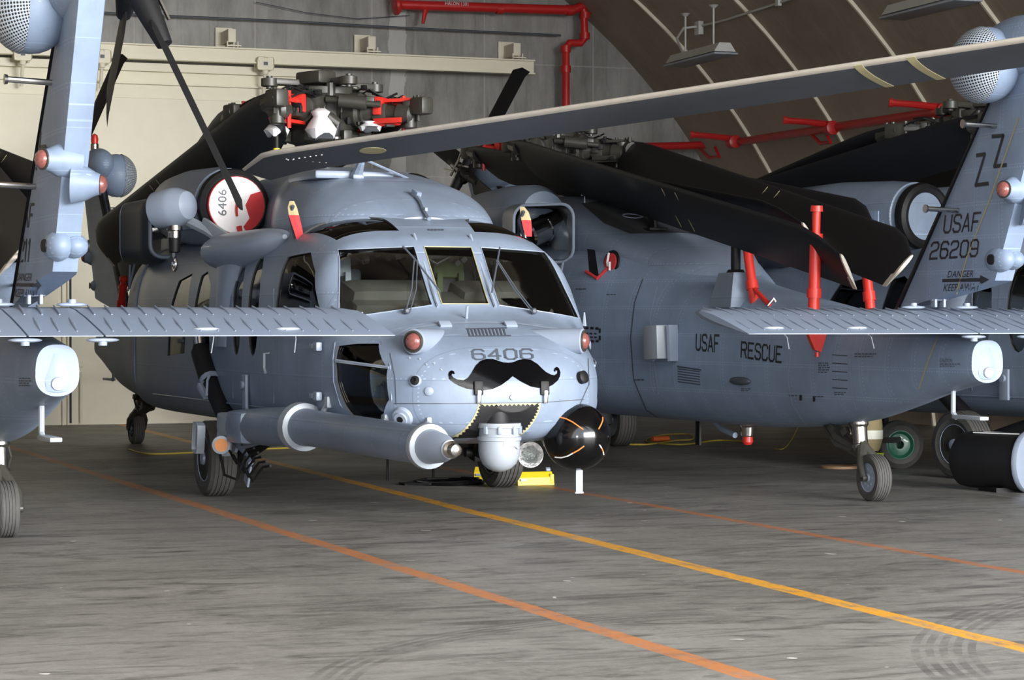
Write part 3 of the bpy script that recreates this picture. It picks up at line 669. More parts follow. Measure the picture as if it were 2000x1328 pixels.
G = {'U': [[(0, 6), (0, 1), (1, 0), (3, 0), (4, 1), (4, 6)]], 'S': [[(4, 4.8), (4, 5.2), (3.2, 6), (.8, 6), (0, 5.2), (0, 4), (.8, 3.2), (3.2, 2.8), (4, 2), (4, .8), (3.2, 0), (.8, 0), (0, .8), (0, 1.2)]],
     'A': [[(0, 0), (0.3, 1), (2, 6), (3.7, 1), (4, 0)], [(.6, 1.8), (3.4, 1.8)]], 'F': [[(0, 0), (0, 6), (4, 6)], [(0, 3.1), (3, 3.1)]], 'R': [[(0, 0), (0, 6), (3.2, 6), (4, 5.2), (4, 3.8), (3.2, 3), (0, 3)], [(2.2, 3), (4, 0)]],
     'E': [[(4, 6), (0, 6), (0, 0), (4, 0)], [(0, 3.1), (3, 3.1)]], 'C': [[(4, 4.8), (4, 5.2), (3.2, 6), (.8, 6), (0, 5.2), (0, .8), (.8, 0), (3.2, 0), (4, .8), (4, 1.2)]],
     'Z': [[(0, 6), (4, 6), (0, 0), (4, 0)]], '0': [[(0, 1), (0, 5), (1, 6), (3, 6), (4, 5), (4, 1), (3, 0), (1, 0), (0, 1), (0, 2)]],
     '2': [[(0, 4.8), (0, 5.2), (.8, 6), (3.2, 6), (4, 5.2), (4, 4), (3.2, 3.1), (.8, 2.6), (0, 1.7), (0, 0), (4, 0)]], '6': [[(4, 5), (3.2, 6), (.9, 6), (0, 5), (0, 1), (.9, 0), (3.1, 0), (4, 1), (4, 2.5), (3.1, 3.3), (0, 3.3)]],
     '9': [[(0, 1), (.8, 0), (3.1, 0), (4, 1), (4, 5), (3.1, 6), (.9, 6), (0, 5), (0, 3.5), (.9, 2.7), (4, 2.7)]], '4': [[(3, 0), (3, 6), (0, 2), (4, 2)]], '1': [[(2, 0), (2, 6)], [(2, 6), (1, 5)]], 'C_': []}
def strokes(text, w=.95, gap=1.6):
    """polygons in a box 0..1 x 0..1"""
    polys = []; x = 0
    for ch in text:
        if ch == ' ': x += 4+gap; continue
        adv = 4 if ch != '1' else 2
        ox = x-(0 if ch != '1' else 1)
        for pl in G[ch]:
            for (a, b) in zip(pl[:-1], pl[1:]):
                dx, dy = b[0]-a[0], b[1]-a[1]; L = math.hypot(dx, dy) or 1; ux, uy = dx/L*w/2*.75, dy/L*w/2*.75; nx, ny = -dy/L*w/2, dx/L*w/2
                polys.append([(ox+a[0]-ux+nx, a[1]-uy+ny), (ox+b[0]+ux+nx, b[1]+uy+ny), (ox+b[0]+ux-nx, b[1]+uy-ny), (ox+a[0]-ux-nx, a[1]-uy-ny)])
        x += adv+gap
    W = x-gap
    return [[((px+w/2)/(W+w), (py+w/2)/(6+w)) for px, py in p] for p in polys]
def font_tris(text):
    cu = bpy.data.curves.new('t', 'FONT'); cu.body = text; cu.resolution_u = 3
    o = bpy.data.objects.new('t', cu); COL.objects.link(o); dg = bpy.context.evaluated_depsgraph_get(); dg.update()
    me = bpy.data.meshes.new_from_object(o.evaluated_get(dg)); bpy.data.objects.remove(o)
    vs = [(v.co.x, v.co.y) for v in me.vertices]; x0 = min(v[0] for v in vs); x1 = max(v[0] for v in vs); y0 = min(v[1] for v in vs); y1 = max(v[1] for v in vs)
    out = []
    for p in me.polygons:
        ii = list(p.vertices)
        for j in range(1, len(ii)-1): out.append(tuple(((vs[i][0]-x0)/(x1-x0), (vs[i][1]-y0)/(y1-y0)) for i in (ii[0], ii[j], ii[j+1])))
    return out
def quadmap(q):
    """q: pixel corners bottom-left, bottom-right, top-right, top-left"""
    def f(p):
        u, v = p
        return tuple(q[0][i]*(1-u)*(1-v)+q[1][i]*u*(1-v)+q[2][i]*u*v+q[3][i]*(1-u)*v for i in (0, 1))
    return f
def text(name, k, s, q, parent, mat='mark', w=.95, gap=1.6, stroke=True, bv=None, off=.004):
    f = quadmap(q)
    t = [tr for p in strokes(s, w, gap) for tr in tri2d(p)] if stroke else font_tris(s)
    return decal(name, k, [tuple(f(p) for p in tr) for tr in t], mat, parent, bv, off)
def polydecal(name, k, polys, mat, parent, bv=None, off=.004, mx=9):
    return decal(name, k, [t for p in polys for t in tri2d(p)], mat, parent, bv, off, mx)
def scrib(k, x, y, w, h, n, parent, nm='small_stencil'):
    polys = []
    for i in range(n):
        yy = y+h*i/n; xx = x
        while xx < x+w*(1 if i < n-1 else .8):
            l = random.uniform(2.5, 7); polys.append([(xx, yy), (xx+l, yy+l*.03), (xx+l, yy+h/n*.5), (xx, yy+h/n*.5)]); xx += l+1.6
    return polydecal(nm, k, polys, 'markgray', parent)

# ------------------------------------------------------------------ helicopter A, nose towards the camera
A = airframe('A', 'gray helicopter facing the camera with 6406 and a black moustache on its nose', True)
fu = [c for c in A.children if c.name.startswith('fuselage')][0]
polys = [[(877, 740), (876, 731), (878, 726), (882, 724), (887, 726), (888, 731), (883, 730), (882, 733), (886, 738), (894, 742), (904, 744), (905, 752), (890, 750)],
         [(884, 745), (892, 741), (905, 743), (914, 738), (921, 728), (929, 714), (938, 706), (949, 702), (962, 702), (982, 708), (992, 709), (1001, 708), (1001, 735), (992, 743), (978, 753), (962, 760), (940, 763), (912, 759), (896, 753)],
         [(1001, 708), (1012, 704), (1024, 702), (1037, 704), (1049, 711), (1058, 720), (1066, 727), (1076, 732), (1085, 734), (1088, 742), (1080, 751), (1068, 757), (1052, 758), (1036, 755), (1018, 746), (1001, 735)],
         [(1076, 732), (1083, 733), (1088, 729), (1088, 724), (1084, 724), (1084, 727), (1081, 724), (1083, 719), (1087, 717), (1091, 720), (1094, 727), (1093, 735), (1089, 743), (1082, 749)]]
mo = polydecal('moustache_emblem', 'A', polys, 'decalblack', fu, mx=5, off=.006); mo['label'] = 'glossy black curled moustache'
text('nose_number', 'A', '6406', [(923, 704), (1043, 703), (1041, 681), (919, 682)], fu, 'markgray', .9, 1.7)
def arcpx(pts, n=1): return pts
top = [(935, 790), (1056, 787)]; bl = [(885, 854), (1012, 858)]
# black sighting panel with sawtooth edge under the nose
L = [(934, 788), (931, 800), (926, 812), (918, 824), (908, 836), (896, 846), (882, 853)]; Rr = [(1056, 786), (1054, 800), (1049, 812), (1042, 824), (1033, 836), (1022, 846), (1012, 853)]
outer = L+[(1012, 858), (885, 858)][::-1]+Rr[::-1] if False else L+Rr[::-1]
polydecal('sealant_rim', 'A', [outer], 'band', fu, off=.003, mx=7)
def zig(p0, p1, n, amp, sgn):
    out = []; dx, dy = p1[0]-p0[0], p1[1]-p0[1]; Ln = math.hypot(dx, dy); nx, ny = -dy/Ln*sgn, dx/Ln*sgn
    for i in range(n*2+1):
        t = i/(n*2); a = amp if i % 2 else amp*.35
        out.append((p0[0]+dx*t+nx*a, p0[1]+dy*t+ny*a))
    return out
inn = []
for a, b in zip(L[:-1], L[1:]): inn += zig(a, b, 2, 6, -1)
inn2 = []
for a, b in zip(Rr[:-1], Rr[1:]): inn2 += zig(a, b, 2, 6, 1)
tp = zig(Rr[0], L[0], 14, 6, -1)
polydecal('sawtooth_black_panel', 'A', [inn+inn2[::-1]+tp[2:-2]], 'black', fu, off=.006, mx=6)
# nose lamps in angled fairings
for s_ in (1, -1):
    ax = Vector((.66, s_*.75, 0)).normalized(); c = Vector((3.28, s_*.70, 1.375))
    b = MB(); b.lathe([(-.85, .04), (-.5, .09), (-.12, .10), (0, .098), (.01, .08)], c, ax, 24)
    o = b.build('nose_lamp_fairing', 'noseg' if 0 else 'lt', fu)
    MB().lathe([(0, .066), (.02, .064), (.04, .05), (.05, .025), (.052, .005)], c, ax, 20).build('position_lamp', 'lens', o)
    bz = MB()
    bz.lathe([(0, .086), (.015, .084), (.02, .07), (.012, .068)], c, ax, 24)
    bz.build('lamp_bezel', 'hub', o)
def nose_disc(nm, px, py, prof, mat, lab=None):
    l, n = surf('A', px, py, BVfus)
    return MB().lathe(prof, l, n, 20).build(nm, mat, fu, lab)
nose_disc('sensor_ring', 812, 744, [(-.01, .048), (.015, .046), (.02, .036), (.005, .036)], 'lt'); nose_disc('sensor_socket', 812, 744, [(0, .036), (.03, .034), (.035, .015), (.02, .012)], 'black')
nose_disc('sensor_socket', 1134, 738, [(0, .05), (.04, .05), (.05, .03)], 'black'); nose_disc('antenna_blister', 838, 764, [(0, .035), (.012, .033), (.02, .015)], 'lt'); nose_disc('nose_stud', 1000, 776, [(0, .022), (.01, .02), (.014, .01)], 'pale')
nose_disc('drain_plug', 787, 814, [(0, .085), (.03, .075), (.035, .055), (.05, .05), (.05, .025), (.03, .02)], 'lt'); nose_disc('plug_centre', 787, 814, [(.03, .026), (.055, .024)], 'black')
l, n = surf('A', 1146, 688)
for px, py in ((800, 699), (820, 701), (833, 712), (848, 710), (862, 722)): nose_disc('nose_stud', px, py, [(0, .008), (.006, .007)], 'pale')
for px in (934, 1062):
    l, n = surf('A', px, 758, BVfus); b = MB(); b.box(l+n*.012, (.03, .075, .11), (0, -.1, 0), .015); o = b.build('nose_door_latch', 'black', fu)
    l2, n = surf('A', px+1, 775, BVfus); MB().box(l2+n*.022, (.02, .035, .10), (0, .1, 0), .01).build('latch_handle', 'chrome', o)
# seam, vent grille, avionics door edge
def seam(nm, k, pts, w=1.6, mat='lt', par=None, off=.004, bv=None):
    P = []
    for a, b in zip(pts[:-1], pts[1:]):
        dx, dy = b[0]-a[0], b[1]-a[1]; Ln = math.hypot(dx, dy) or 1; nx, ny = -dy/Ln*w/2, dx/Ln*w/2
        P.append([(a[0]+nx, a[1]+ny), (b[0]+nx, b[1]+ny), (b[0]-nx, b[1]-ny), (a[0]-nx, a[1]-ny)])
    return polydecal(nm, k, P, mat, par or fu, bv, off)
seam('nose_seam', 'A', [(770, 788), (900, 788), (1060, 786), (1140, 780)], 1.8, 'markgray'); seam('nose_seam', 'A', [(772, 655), (800, 642), (868, 632), (935, 630), (1000, 631), (1080, 642), (1125, 652)], 2.4, 'lt'); seam('nose_seam', 'A', [(762, 690), (772, 740), (774, 790)], 1.5, 'markgray')
seam('nose_seam', 'A', [(772, 790), (770, 850), (790, 880)], 1.5, 'lt'); seam('nose_seam', 'A', [(1148, 700), (1150, 750), (1132, 790)], 1.5, 'markgray')
gr = [[(912+7*i, 643), (915+7*i, 643), (919+7*i, 656), (916+7*i, 656)] for i in range(11)]+[[(910, 642), (990, 640), (991, 642), (911, 644)], [(915, 656), (998, 655), (998, 657), (916, 658)]]
polydecal('vent_grille', 'A', gr, 'markgray', fu)
for px in (869, 997): l, n = surf('A', px, 636); MB().box(l+n*.01, (.07, .10, .03), (0, .6, 0), .01).build('hinge_cover', 'lt', fu)
l, n = surf('A', 911, 622); MB().tube([l, l+Vector((.02, 0, .10))], .012, 8).build('nose_post', 'lt', fu)
# chin window frames and door frame strips
seam('chin_frame', 'A', [(655, 705), (700, 711), (760, 718)], 5, 'pale', off=.003)
for s_ in (1, -1):
    cb = MB(); pl = [surf('A', px, py, BVfus)[0] for px, py in ((656, 704), (708, 711), (760, 718))]
    cb.tube([Vector((p.x, p.y*(-s_) if s_ > 0 else p.y*1, p.z)) if s_ < 0 else Vector((p.x, -p.y, p.z)) for p in pl], .012, 6); cb.build('chin_window_bar', 'lt', fu)
fr = MB(); pts = [surf('A', px, py, BVfus) for px, py in [(655, 668), (745, 666), (762, 715), (765, 780), (757, 833), (700, 828), (665, 790), (652, 745), (651, 700), (655, 668)]]
fr.tube([p+n*.002 for p, n in pts if p], .007, 6); fr.build('chin_window_frame', 'gray', fu)
# windshield surround
for nm, poly in WS.items():
    b = MB(); pp = []
    q = poly+[poly[0]]
    for (y0, z0), (y1, z1) in zip(q[:-1], q[1:]):
        for i in range(8):
            y, z = y0+(y1-y0)*i/8, z0+(z1-z0)*i/8; h = BVfus.ray_cast(Vector((3.6, y, z)), Vector((-1, 0, 0)))
            if h[0]: pp.append(h[0]+h[1]*.003)
    pp.append(pp[0]); b.tube(pp, .0045, 5); b.build('windshield_seal', 'band' if nm == 'centre' else 'lt', fu)
scrib('A', 835, 448, 34, 6, 1, fu)
# wire cutter on the roof, cutter mast on the cowling
co = [c for c in A.children if c.name.startswith('engine_cowling')][0]
pts = [surf('A', px, py) for px, py in ((812, 385), (822, 400), (828, 415), (838, 432))]
b = MB(); b.tube([p+n*.02 for p, n in pts], .02, 6); b.box(pts[0][0]+pts[0][1]*.03, (.10, .05, .06), (0, .4, .2), .01); b.box(pts[2][0]+pts[2][1]*.02, (.1, .03, .05), None, .01); b.build('wire_cutter', 'gray', co)
l, n = surf('A', 695, 346); tp_ = at(712, 300, 1, l.y+.02, 'A')
b = MB(); b.tube([l, tp_], [.055, .02], 8); b.tube([tp_-Vector((0, 0, .05)), l+Vector((-.75, .15, .03))], .012, 6); b.tube([tp_-Vector((0, 0, .05)), l+Vector((.0, .48, 0))], .012, 6); b.box(l, (.16, .1, .04), None, .01)
b.box(l+Vector((-.42, .0, .02)), (.8, .72, .07), None, .02); b.build('upper_cutter_mast', 'gray', co)
l = at(494, 412, 1, -.66, 'A'); MB().ell(l, (.22, .09, .26), 20, (0, 0, -.25)).build('intake_fairing', 'black', co)
# infrared turret under the nose
T = at(975, 826, 0, 3.50, 'A'); T.x = 3.50; tz = T.z
t = MB(); t.lathe([(0, .165), (.035, .168), (.04, .155), (.10, .155), (.105, .168), (.13, .168), (.135, .158), (.21, .158), (.26, .15), (.31, .128), (.345, .09), (.365, .045), (.37, .01)], (T.x, T.y, tz), (0, 0, -1), 36)
tu = t.build('sensor_turret', 'pale', A)
MB().box((T.x+.12, T.y+.02, tz-.14), (.08, .1, .07), (0, 0, 0), .01).tube([(T.x+.150, T.y-.02, tz-.16), (T.x+.150, T.y+.06, tz-.165), (T.x+.14, T.y+.10, tz-.19)], .006, 6).build('turret_window', 'pale', tu)
for a in (-60, -20, 20, 50): MB().box((T.x+.166*math.cos(a*D), T.y+.166*math.sin(a*D), tz-.05), (.025, .03, .06), (0, 0, a*D), .006).build('turret_latch', 'lt', tu)
MB().lathe([(-.14, .08), (.0, .12), (.14, .09)], (T.x-.05, T.y, tz), (0, 0, 1)).build('turret_mount', 'black', tu)
# refuelling probe along the right side
P0 = at(470, 832, 1, -1.33, 'A'); P1 = at(600, 835, 1, -1.22, 'A'); P2 = at(840, 872, 1, -1.06, 'A'); P3 = at(893, 878, 1, -1.03, 'A'); dv = (P3-P1).normalized()
b = MB(); b.tube([P1-dv*.15, P1, P1+dv*.02, P1+dv*.9, P1+dv*.92, P2], [.15, .15, .145, .138, .144, .135], 28)
pb = b.build('refuelling_probe', 'gray', A)
MB().tube([P1-dv*.20, P1-dv*.16, P1-dv*.15, P1-dv*.05, P1-dv*.04], [.165, .185, .195, .19, .16], 30).build('probe_collar', 'pale', pb)
MB().tube([P2-dv*.10, P2-dv*.05, P2, P2+dv*.01], [.14, .165, .158, .14], 30).build('probe_mouth_ring', 'pale', pb)
MB().tube([P2-dv*.02, P2+dv*.03, P2+dv*.2, P2+dv*.34], [.13, .12, .10, .055], 24).build('probe_nose', 'lt', pb)
L_ = (P3-P2).length
MB().tube([P2+dv*L_*.45, P2+dv*L_*.5, P2+dv*L_*.62, P2+dv*L_*.64, P2+dv*L_*.66, P2+dv*L_*.80, P2+dv*L_*.81, P2+dv*L_*.84, P2+dv*L_*.97, P2+dv*L_], [.06, .072, .07, .06, .062, .058, .062, .045, .04, .012], 20).build('probe_tip_valve', 'steel', pb)
MB().tube([P2+dv*L_*.47, P2+dv*L_*.49], [.079, .079], 20).tube([P2+dv*L_*.72, P2+dv*L_*.74], [.066, .066], 20).build('tip_ring', 'pale', pb)
b = MB(); b.tube([P0, P0+(P1-P0)*.5, P1-dv*.25, P1-dv*.14], [.14, .16, .155, .14], 20); b.box(P0+Vector((.22, 0, .0)), (.4, .28, .28), (0, 0, .05), .06); b.build('probe_fairing', 'gray', pb)
for px, py in ((640, 797), (752, 832), (835, 838)):
    l, n = surf('A', px, py-12, BVfus)
    if l: MB().tube([l, at(px-12, py+14, 1, -1.12, 'A')], .022, 8).box(l, (.09, .04, .09), None, .012).build('probe_bracket', 'pale', pb)
# wheel-side sensor box and lamp
wb = at(430, 835, 1, -1.45, 'A'); b = MB(); b.box(wb+Vector((.05, .1, .03)), (.30, .22, .16), (0, .15, 0), .03); b.box(wb+Vector((-.34, -.10, -.10)), (.17, .03, .27), (0, .2, 0), .05); b.box(wb+Vector((-.05, .05, -.12)), (.2, .1, .22), (0, .3, 0), .03)
bo = b.build('wheel_side_sensor_box', 'pale', A)
lc = at(432, 868, 1, -1.5, 'A'); MB().lathe([(-.10, .05), (-.02, .075), (.03, .078), (.035, .06)], lc, (.95, -.25, -.1), 20).build('sensor_ring', 'pale', bo); MB().lathe([(.0, .058), (.04, .056)], lc, (.95, -.25, -.1), 18).build('sensor_lens', 'amber', bo)
b = MB()
for i in range(5): p = lc+Vector((.12*i-.1, .10, -.06-.03*i)); b.tube([p, p+Vector((.15, .02, -.10)), p+Vector((.25, .08, .02)), p+Vector((.4, .1, .04))], .011, 6)
b.tube([lc+Vector((-.05, 0, -.06)), lc+Vector((.1, 0, -.25)), lc+Vector((.3, .05, -.28)), lc+Vector((.38, .1, -.08))], .012, 8); b.build('sensor_wiring', 'black', bo)
MB().tube([at(455, 860, 1, -1.3, 'A'), at(475, 880, 1, -1.3, 'A'), at(490, 905, 1, -1.3, 'A')], .022, 6).box(at(484, 925, 1, -1.3, 'A'), (.12, .02, .20), (0, .5, 0), .005).tube([at(470, 875, 1, -1.3, 'A'), at(530, 858, 1, -1.25, 'A')], .018, 6).tube([at(460, 880, 1, -1.3, 'A'), at(470, 850, 1, -1.3, 'A'), at(505, 850, 1, -1.2, 'A')], .022, 6).build('step_bracket', 'lt', bo)
# searchlight
lc = at(1036, 888, 0, 2.6, 'A'); dr = Vector((.9, -.40, .02))
b = MB(); b.lathe([(-.16, .03), (-.08, .085), (-.01, .105), (0, .105), (0, .092), (-.02, .05), (-.03, .01)], lc, dr, 28); o = b.build('landing_lamp', 'facet', A); MB().lathe([(-.012, .084), (-.008, .084)], lc, dr, 24).build('lamp_glass', 'glass', o)
MB().tube([lc-dr*.12, lc+Vector((-.2, 0, .25))], .03, 8).build('lamp_arm', 'black', o)
# black dome and pod on the left lower side
pc = at(1127, 853, 0, 3.38, 'A'); RB = .262; b = MB(); b.ell(pc, (RB, RB, RB), 48); b.tube([pc+Vector((-.05, 0, 0)), pc+Vector((-.55, .14, 0)), pc+Vector((-.75, .16, 0))], [.2, .2, .1], 24)
po = b.build('side_pod', 'gloss', A)
def onball(px, py):
    Mi = HM['A'].inverted(); o = Mi @ CAM-pc; d = (Mi.to_3x3() @ cray(px, py)).normalized(); bq = o.dot(d); cq = o.dot(o)-(RB+.002)**2; dq = bq*bq-cq
    return pc+o+d*(-bq-math.sqrt(max(dq, 0)))
for mat, pts in (('wtape', [(1083, 814), (1089, 814), (1094, 815)]), ('tape', [(1094, 815), (1106, 818), (1118, 824), (1128, 831), (1139, 839)]), ('tape', [(1177, 815), (1177, 821), (1174, 829), (1169, 838)]),
                 ('wtape', [(1084, 893), (1096, 894), (1108, 891), (1119, 885)]), ('tape', [(1119, 885), (1130, 879), (1141, 871)]), ('wtape', [(1171, 869), (1175, 875)]), ('tape', [(1175, 875), (1178, 882)]), ('wtape', [(1178, 882), (1179, 888)])):
    MB().tube([onball(*q) for q in pts], .0055, 6).build('tape_stripe', mat, po)
MB().box(pc+Vector((-.1, .06, -.34)), (.03, .06, .20), None, .008).box(pc+Vector((-.1, .06, -.44)), (.03, .07, .012)).build('blade_antenna', 'pale', po); MB().box(pc+Vector((-.35, -.15, .12)), (.3, .3, .12), None, .03).build('pod_pylon', 'gray', po)
# rescue hoist
hc = at(341, 405, 1, -1.42, 'A'); b = MB(); b.lathe([(-.22, .12), (-.20, .17), (-.02, .185), (.06, .175), (.16, .13), (.20, .05), (.205, .01)], hc, (.80, .58, .10), 28)
ho = b.build('rescue_hoist', 'lt', A)
MB().tube([hc+Vector((-.05, .1, -.10)), hc+Vector((.25, .25, -.22)), hc+Vector((.7, .42, -.42))], .05, 8).box(hc+Vector((.5, .3, -.28)), (.7, .04, .14), (0, .35, .25), .02).build('hoist_arm', 'pale', ho)
MB().lathe([(0, .07), (.05, .075), (.06, .06), (.12, .06)], hc+Vector((0, 0, -.16)), (0, 0, -1), 18).build('cable_guide', 'steel', ho); MB().lathe([(0, .055), (.14, .05), (.15, .03)], hc+Vector((0, 0, -.27)), (0, 0, -1), 18).build('cable_drum_cap', 'black', ho)
hk = hc+Vector((0, 0, -.46)); MB().tube([hk+Vector((0, 0, .08)), hk], .02, 8).tube([hk+Vector((.05*math.sin(a), 0, -.06+.06*math.cos(a))) for a in (i*.5 for i in range(11))], .014, 8).build('hoist_hook', 'chrome', ho)
# ------------------------------------------------------------------ other airframes
B = airframe('B', 'blue-gray helicopter 26209 with USAF RESCUE on its tail boom, facing away')
Bf = [c for c in B.children if c.name.startswith('tail_fin')][0]; Bb = [c for c in B.children if c.name.startswith('tail_boom')][0]; Bu = [c for c in B.children if c.name.startswith('fuselage')][0]
text('boom_lettering', 'B', 'USAF', [(1359, 685), (1405, 690), (1406, 653), (1360, 651)], Bb, w=.9); text('boom_lettering', 'B', 'RESCUE', [(1447, 699), (1527, 710), (1529, 676), (1448, 666)], Bb, w=.9, gap=1.5)
text('fin_lettering', 'B', 'Z', [(1904, 366), (1933, 362), (1926, 297), (1907, 300)], Bf, w=.8); text('fin_lettering', 'B', 'Z', [(1941, 329), (1968, 326), (1962, 261), (1937, 263)], Bf, w=.8)
text('fin_lettering', 'B', 'USAF', [(1842, 457), (1912, 452), (1918, 413), (1846, 420)], Bf, w=.85); text('fin_lettering', 'B', '26209', [(1815, 508), (1910, 502), (1914, 466), (1820, 472)], Bf, w=.85)
text('warning_lettering', 'B', 'DANGER', [(1851, 542), (1901, 541), (1904, 528), (1854, 529)], Bf, stroke=False); text('warning_lettering', 'B', 'KEEP AWAY', [(1843, 569), (1912, 567), (1915, 553), (1846, 555)], Bf, stroke=False)
polydecal('warning_arrow', 'B', [[(1841, 545), (1915, 543), (1915, 550), (1841, 551)], [(1915, 537), (1933, 546), (1915, 556)]], 'mark', Bf)
text('caution_lettering', 'B', 'CAUTION', [(1836, 707), (1860, 708), (1861, 701), (1837, 700)], Bb, 'markgray', stroke=False); scrib('B', 1837, 710, 34, 8, 2, Bb)
scrib('B', 1599, 708, 18, 22, 5, Bb); scrib('B', 1670, 690, 42, 10, 2, Bb); scrib('B', 1630, 765, 24, 8, 2, Bb); scrib('B', 1541, 771, 20, 5, 1, Bb); scrib('B', 1590, 773, 22, 5, 1, Bb); scrib('B', 1125, 563, 22, 5, 1, Bu); scrib('B', 1185, 574, 24, 5, 1, Bu); scrib('B', 1240, 740, 20, 7, 1, Bb); scrib('B', 1448, 758, 14, 8, 2, Bb); scrib('B', 1830, 410, 16, 4, 1, Bf)
seam('boom_seam', 'B', [(1544, 700), (1540, 740), (1548, 790), (1575, 830)], 2.2, 'lt', Bb); seam('boom_seam', 'B', [(1284, 560), (1270, 620), (1277, 700), (1287, 770)], 2.2, 'lt', Bb); seam('boom_seam', 'B', [(1660, 700), (1664, 760), (1672, 800)], 2.2, 'lt', Bb)
seam('boom_seam', 'B', [(1840, 640), (1815, 700), (1795, 760)], 2.5, 'band', Bb); seam('fin_seam', 'B', [(1990, 230), (1930, 400), (1890, 500), (1868, 575)], 2.5, 'band', Bf)
seam('transition_edge', 'B', [(1256, 545), (1240, 590), (1232, 660), (1238, 740), (1262, 800), (1285, 815)], 2, 'markgray', Bb)
polydecal('number_tick', 'B', [[(1562, 771), (1567, 771), (1567, 782), (1562, 782)], [(1588, 773), (1593, 773), (1593, 784), (1588, 784)]], 'mark', Bb)
# broken-line star and bar insignia
st = []
def dash(x0, y0, x1, y1, w=5, n=3):
    for i in range(n):
        a = (i+.1)/n; b_ = (i+.75)/n; dx, dy = x1-x0, y1-y0; Ln = math.hypot(dx, dy); nx, ny = -dy/Ln*w/2, dx/Ln*w/2
        st.append([(x0+dx*a+nx, y0+dy*a+ny), (x0+dx*b_+nx, y0+dy*b_+ny), (x0+dx*b_-nx, y0+dy*b_-ny), (x0+dx*a-nx, y0+dy*a-ny)])
dash(1143, 640, 1172, 642); dash(1143, 651, 1168, 652, 3); dash(1145, 658, 1168, 659, 3); dash(1145, 667, 1172, 666); dash(1172, 640, 1172, 668, 4, 2); dash(1128, 618, 1142, 645, 5, 2)
polydecal('roundel_marking', 'B', st, 'mark', Bu)
# engine intake plug etc. on the left flank
l, n = surf('B', 1197, 513); n = Vector((-.25, .96, .12)).normalized(); l = l+n*.01; MB().lathe([(0, .125), (.015, .12), (.02, .10), (.005, .095)], l, n, 24).build('vent_ring', 'black', Bu)
MB().lathe([(0, .096), (.03, .09)], l, n, 24).build('vent_plug', 'redcloth', Bu, 'red padded plug'); MB().tube([l+n*.04+Vector((0, 0, .09)), l+n*.06, l+n*.04+Vector((.02, 0, -.07)), l+n*.05+Vector((-.04, 0, -.08)), l+n*.05+Vector((-.04, 0, 0))], .012, 6).build('plug_strap', 'white', Bu)
polydecal('louvre_opening', 'B', [[(1147, 486), (1162, 488), (1170, 540), (1152, 535)]], 'black', Bu); polydecal('louvre_grille', 'B', [[(1323, 714), (1370, 721), (1371, 724), (1323, 717)]]+[[(1324, 719+5*i), (1368, 725+5*i), (1368, 727+5*i), (1324, 721+5*i)] for i in range(6)], 'markgray', Bb)
l1, _ = surf('B', 1150, 530); l2, _ = surf('B', 1172, 538)
if l1: MB().tube([l1+Vector((0, .03, 0)), l2+Vector((0, .03, -.03)), l+n*.04+Vector((0, 0, -.05))], .018, 8).build('plug_streamer', 'redcloth', Bu)
polydecal('access_ladder_panel', 'B', [[(1626, 692+k_*16), (1656, 694+k_*16), (1656, 696+k_*16), (1626, 694+k_*16)] for k_ in range(5)], 'markgray', Bb)
l, n = surf('B', 1445, 744); MB().ell(l, (.20, .05, .04), 16).build('blister_antenna', 'markgray', Bb)
l, n = surf('B', 1305, 670); b = MB(); b.box(l+n*.10, (.24, .22, .32), (0, .05, .15), .015); o = b.build('chaff_dispenser', 'pale', Bb); MB().box(l+n*.03+Vector((-.16, 0, .0)), (.03, .14, .34), (0, .05, .5)).tube([l+n*.12+Vector((.14, 0, .14)), l+n*.13+Vector((.16, 0, -.02)), l+n*.12+Vector((.10, 0, -.18))], .014, 6).build('dispenser_bracket', 'lt', o)
l, n = surf('B', 1437, 575); b = MB(); b.ring_loft([[l+Vector((a*.24, c_*.17, -.12)) for a, c_ in ((1, 1), (-1, 1), (-1, -1), (1, -1))], [l+Vector((a*.16, c_*.10, .20)) for a, c_ in ((1, 1), (-1, 1), (-1, -1), (1, -1))]]); o = b.build('pylon_pedestal', 'gray', Bb); MB().cyl(l+Vector((0, 0, .18)), l+Vector((0, 0, .75)), .045).lathe([(0, .09), (.03, .07)], l+Vector((0, 0, .2)), (0, 0, 1)).build('pedestal_post', 'black', o)
l, n = surf('B', 1275, 448); MB().box(l+Vector((0, 0, .12)), (.16, .05, .30), (0, .1, 0), .02).box(l, (.3, .2, .03), None, .01).build('deck_blade_antenna', 'black', B)
co = [c for c in B.children if c.name.startswith('engine_cowling')][0]
polydecal('walkway', 'B', [[(1135, 398), (1215, 388), (1300, 395), (1385, 425), (1425, 462), (1330, 455), (1230, 457), (1180, 437)]], 'deck', co, off=.006, mx=12)
for px, py, r in ((970, 418, .11), (994, 396, .05), (1235, 423, .11)):
    l, n = surf('B', px, py)
    if l: MB().lathe([(0, r), (.012, r), (.012, r*.8), (-.01, r*.75)], l, n, 20).build('cowling_vent', 'lt', co)
l, n = surf('B', 1330, 432); MB().lathe([(-.05, .3), (.10, .28), (.12, .22)], l, (0, 0, 1), 26).build('apu_exhaust_dome', 'gray', co)
for j in range(3): l, n = surf('B', 1142+36*j, 397-1*j); MB().tube([l, l+Vector((0, 0, .09))], .006, 5).build('deck_rail_post', 'lt', co)
l1, _ = surf('B', 1135, 398); l2, _ = surf('B', 1225, 394); MB().tube([l1+Vector((0, 0, .09)), l2+Vector((0, 0, .09))], .007, 6).build('deck_rail', 'lt', co)
bc = at(1460, 826, 1, 0, 'B'); b = MB(); b.lathe([(-.02, .11), (.02, .10), (.04, .075), (.12, .065), (.13, .055)], bc, (0, 0, -1), 20); o = b.build('belly_beacon', 'steel', B); MB().lathe([(0, .05), (.05, .052), (.075, .035), (.08, .01)], bc+Vector((0, 0, -.13)), (0, 0, -1), 18).build('beacon_lens', 'red', o)
